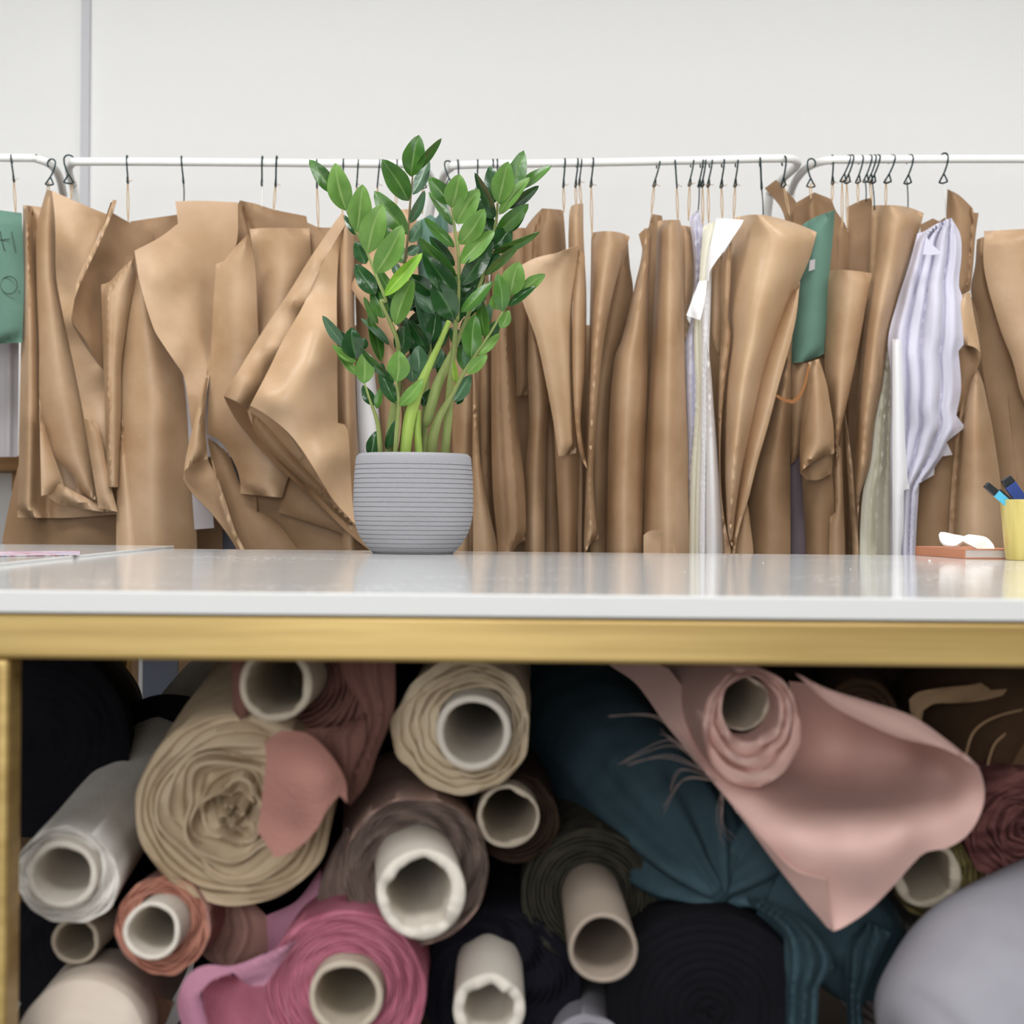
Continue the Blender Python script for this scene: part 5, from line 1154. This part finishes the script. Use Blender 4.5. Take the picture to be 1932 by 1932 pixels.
# gold cup
CY = 2.37
cc = on_top(1951, 1052.5); cc = Vector((W(1951, 1052, CY).x, CY, TZ))
cs = CY / F
cup = empty('pencil_cup', cc, 'brushed gold cup holding cutter knives at the right edge of the worktop', 'cup')
M_goldcup = mat('pale_gold_metal', (222, 205, 128), 0.38, metal=0.45, spec=0.5, rgb2=(208, 190, 110), vscale=6, stretch=(14, 14, .4))
hc = 113 * cs
MB().lathe([(0, 0), (50 * cs, 0), (51.5 * cs, 0.001), (63 * cs, hc - 0.001), (64.2 * cs, hc), (63.5 * cs, hc + 0.0008), (62.2 * cs, hc), (50 * cs, 0.003), (0, 0.003)], cc, 72).build('body', M_goldcup, cup, autos=40)
def knife(label, px0, py0, px1, py1, wpx, tpx, cbody, ccap, caplen, yoff, clip=None):
    """a slim cutter standing in the cup, its end at (px0, py0), leaning down to (px1, py1)"""
    Yk = CY + yoff
    a_, b_ = W(px0, py0, Yk), W(px1, py1, Yk)
    k_ = (a_.z - (TZ + 0.006)) / (a_.z - b_.z)
    if b_.x > a_.x: k_ = min(k_, (cc.x + 0.026 - a_.x) / (b_.x - a_.x))      # its foot rests against the inner wall of the cup
    b_ = a_ + (b_ - a_) * k_; b_.y = CY + yoff * .3
    ax = (b_ - a_).normalized(); side = ax.cross(Vector((0, -1, 0))).normalized(); dep = side.cross(ax).normalized()
    w_ = wpx * cs / 2; t_ = tpx * cs / 2
    root = empty('cutter_knife', b_, label, 'cutter knife', 'cutter knives in the gold cup')
    def seg(nm, s0, s1, w0, w1, t0, m, off=0.0):
        vs = []
        for s, ww in ((s0, w0), (s1, w1)):
            for i in (-1, 1):
                for j in (-1, 1):
                    vs.append(a_ + ax * s + side * (ww * i) + dep * (t0 * j + off))
        link(nm, vs, [(0, 1, 3, 2), (4, 6, 7, 5), (0, 4, 5, 1), (2, 3, 7, 6), (0, 2, 6, 4), (1, 5, 7, 3)], m, root, smooth=True, bev=0.0012, autos=40)
    L = (b_ - a_).length
    seg('end_cap', 0, caplen, w_ * 0.86, w_ * 1.0, t_, ccap)
    seg('handle', caplen, L, w_, w_, t_ * 0.9, cbody)
    if clip is not None:
        seg('slider', clip[0], clip[1], w_ * 0.4, w_ * 0.4, t_ * 0.5, ccap, -t_ * 1.0)
        seg('slider_rail', 0.004, caplen * 2.0, w_ * 0.28, w_ * 0.28, t_ * 0.4, ccap, t_ * 0.3)
M_blk = mat('black_plastic', (34, 38, 40), 0.35, spec=0.5)
M_lb = mat('light_blue_plastic', (86, 190, 226), 0.35, spec=0.5)
M_db = mat('dark_blue_plastic', (52, 72, 140), 0.35, spec=0.5)
knife('light blue cutter knife with a black end leaning left out of the gold cup', 1860, 914, 1900, 948, 14, 11, M_lb, M_blk, 0.021, -0.012, (0.03, 0.045))
knife('dark blue cutter knife with a black end in the gold cup', 1897, 902, 1930, 950, 22, 13, M_db, M_blk, 0.012, 0.004, (0.0, 0.03))
knife('black cutter knife leaning in the gold cup behind the blue ones', 1884, 925, 1910, 950, 9, 9, M_blk, M_blk, 0.01, 0.02)
knife('second dark blue cutter knife at the far side of the gold cup', 1960, 925, 1950, 960, 20, 12, M_db, M_blk, 0.012, 0.012)
# the cutter clip in black along the blue one
# printed sheet on the left table
M_print = bpy.data.materials.new('printed_sheet'); M_print.use_nodes = True
nt = M_print.node_tree; N = nt.nodes; L_ = nt.links; bs_ = N['Principled BSDF']; bs_.inputs['Roughness'].default_value = 0.5
tc = N.new('ShaderNodeTexCoord'); mp = N.new('ShaderNodeMapping'); mp.inputs['Scale'].default_value = (5, 26, 1); mp.inputs['Rotation'].default_value = (0, 0, 0.5)
L_.new(tc.outputs['Object'], mp.inputs[0])
nz1 = N.new('ShaderNodeTexNoise'); nz1.inputs['Scale'].default_value = 2.2; nz1.inputs['Detail'].default_value = 3; L_.new(mp.outputs[0], nz1.inputs['Vector'])
rp = N.new('ShaderNodeValToRGB'); rp.color_ramp.interpolation = 'EASE'; L_.new(nz1.outputs['Fac'], rp.inputs[0])
cr = rp.color_ramp; cr.elements[0].position = 0.38; cr.elements[0].color = (*lin((92, 92, 150)), 1); cr.elements[1].position = 0.62; cr.elements[1].color = (*lin((226, 222, 224)), 1)
e_ = cr.elements.new(0.46); e_.color = (*lin((206, 204, 212)), 1); e_ = cr.elements.new(0.52); e_.color = (*lin((150, 70, 96)), 1)
L_.new(rp.outputs[0], bs_.inputs['Base Color'])
q = [on_top(-260, 1052), on_top(150, 1047.5), on_top(152, 1040), on_top(-200, 1041)]
z = TZ + 0.0046
vs = [Vector((p.x * (CAMZ - z) / (CAMZ - TZ), p.y * (CAMZ - z) / (CAMZ - TZ), z)) for p in q]
vs += [v + Vector((0, 0, 0.0006)) for v in vs]
ps = link('printed_sheet', vs, [(3, 2, 1, 0), (4, 5, 6, 7), (0, 1, 5, 4), (1, 2, 6, 5), (2, 3, 7, 6), (3, 0, 4, 7)], M_print, None, smooth=False)
tag(ps, 'printed sheet with red and blue scribbled lines flat on the left table', 'paper')
# chalk crumbs
rc_ = random.Random(12)
for i, (x, y, s, lb) in enumerate(((1754, 1058, 2.6, 'largest white chalk crumb, in front of the notebook'), (1292, 1079, 1.3, 'tiny white crumb on the worktop below the white papers'),
        (1440, 1062, 1.3, 'tiny white crumb near the middle right of the worktop'), (1605, 1074, 1.3, 'tiny white crumb on the worktop right of centre'),
        (1655, 1094, 1.5, 'tiny white crumb nearer the front edge of the worktop'), (101, 1056, 1.6, 'tiny white crumb on the left table'))):
    c = on_top(x, y); r = s * c.y / F
    zz = TZ if i < 5 else TZ + 0.0040
    mbx = MB().lathe([(0, 0.0), (r, 0.0002), (r * 0.9, r * 0.5), (r * 0.4, r * 0.8), (0, r * 0.85)], Vector((c.x, c.y, zz)), 9)
    tag(mbx.build('chalk_crumb', M_chalk), lb, 'crumb')
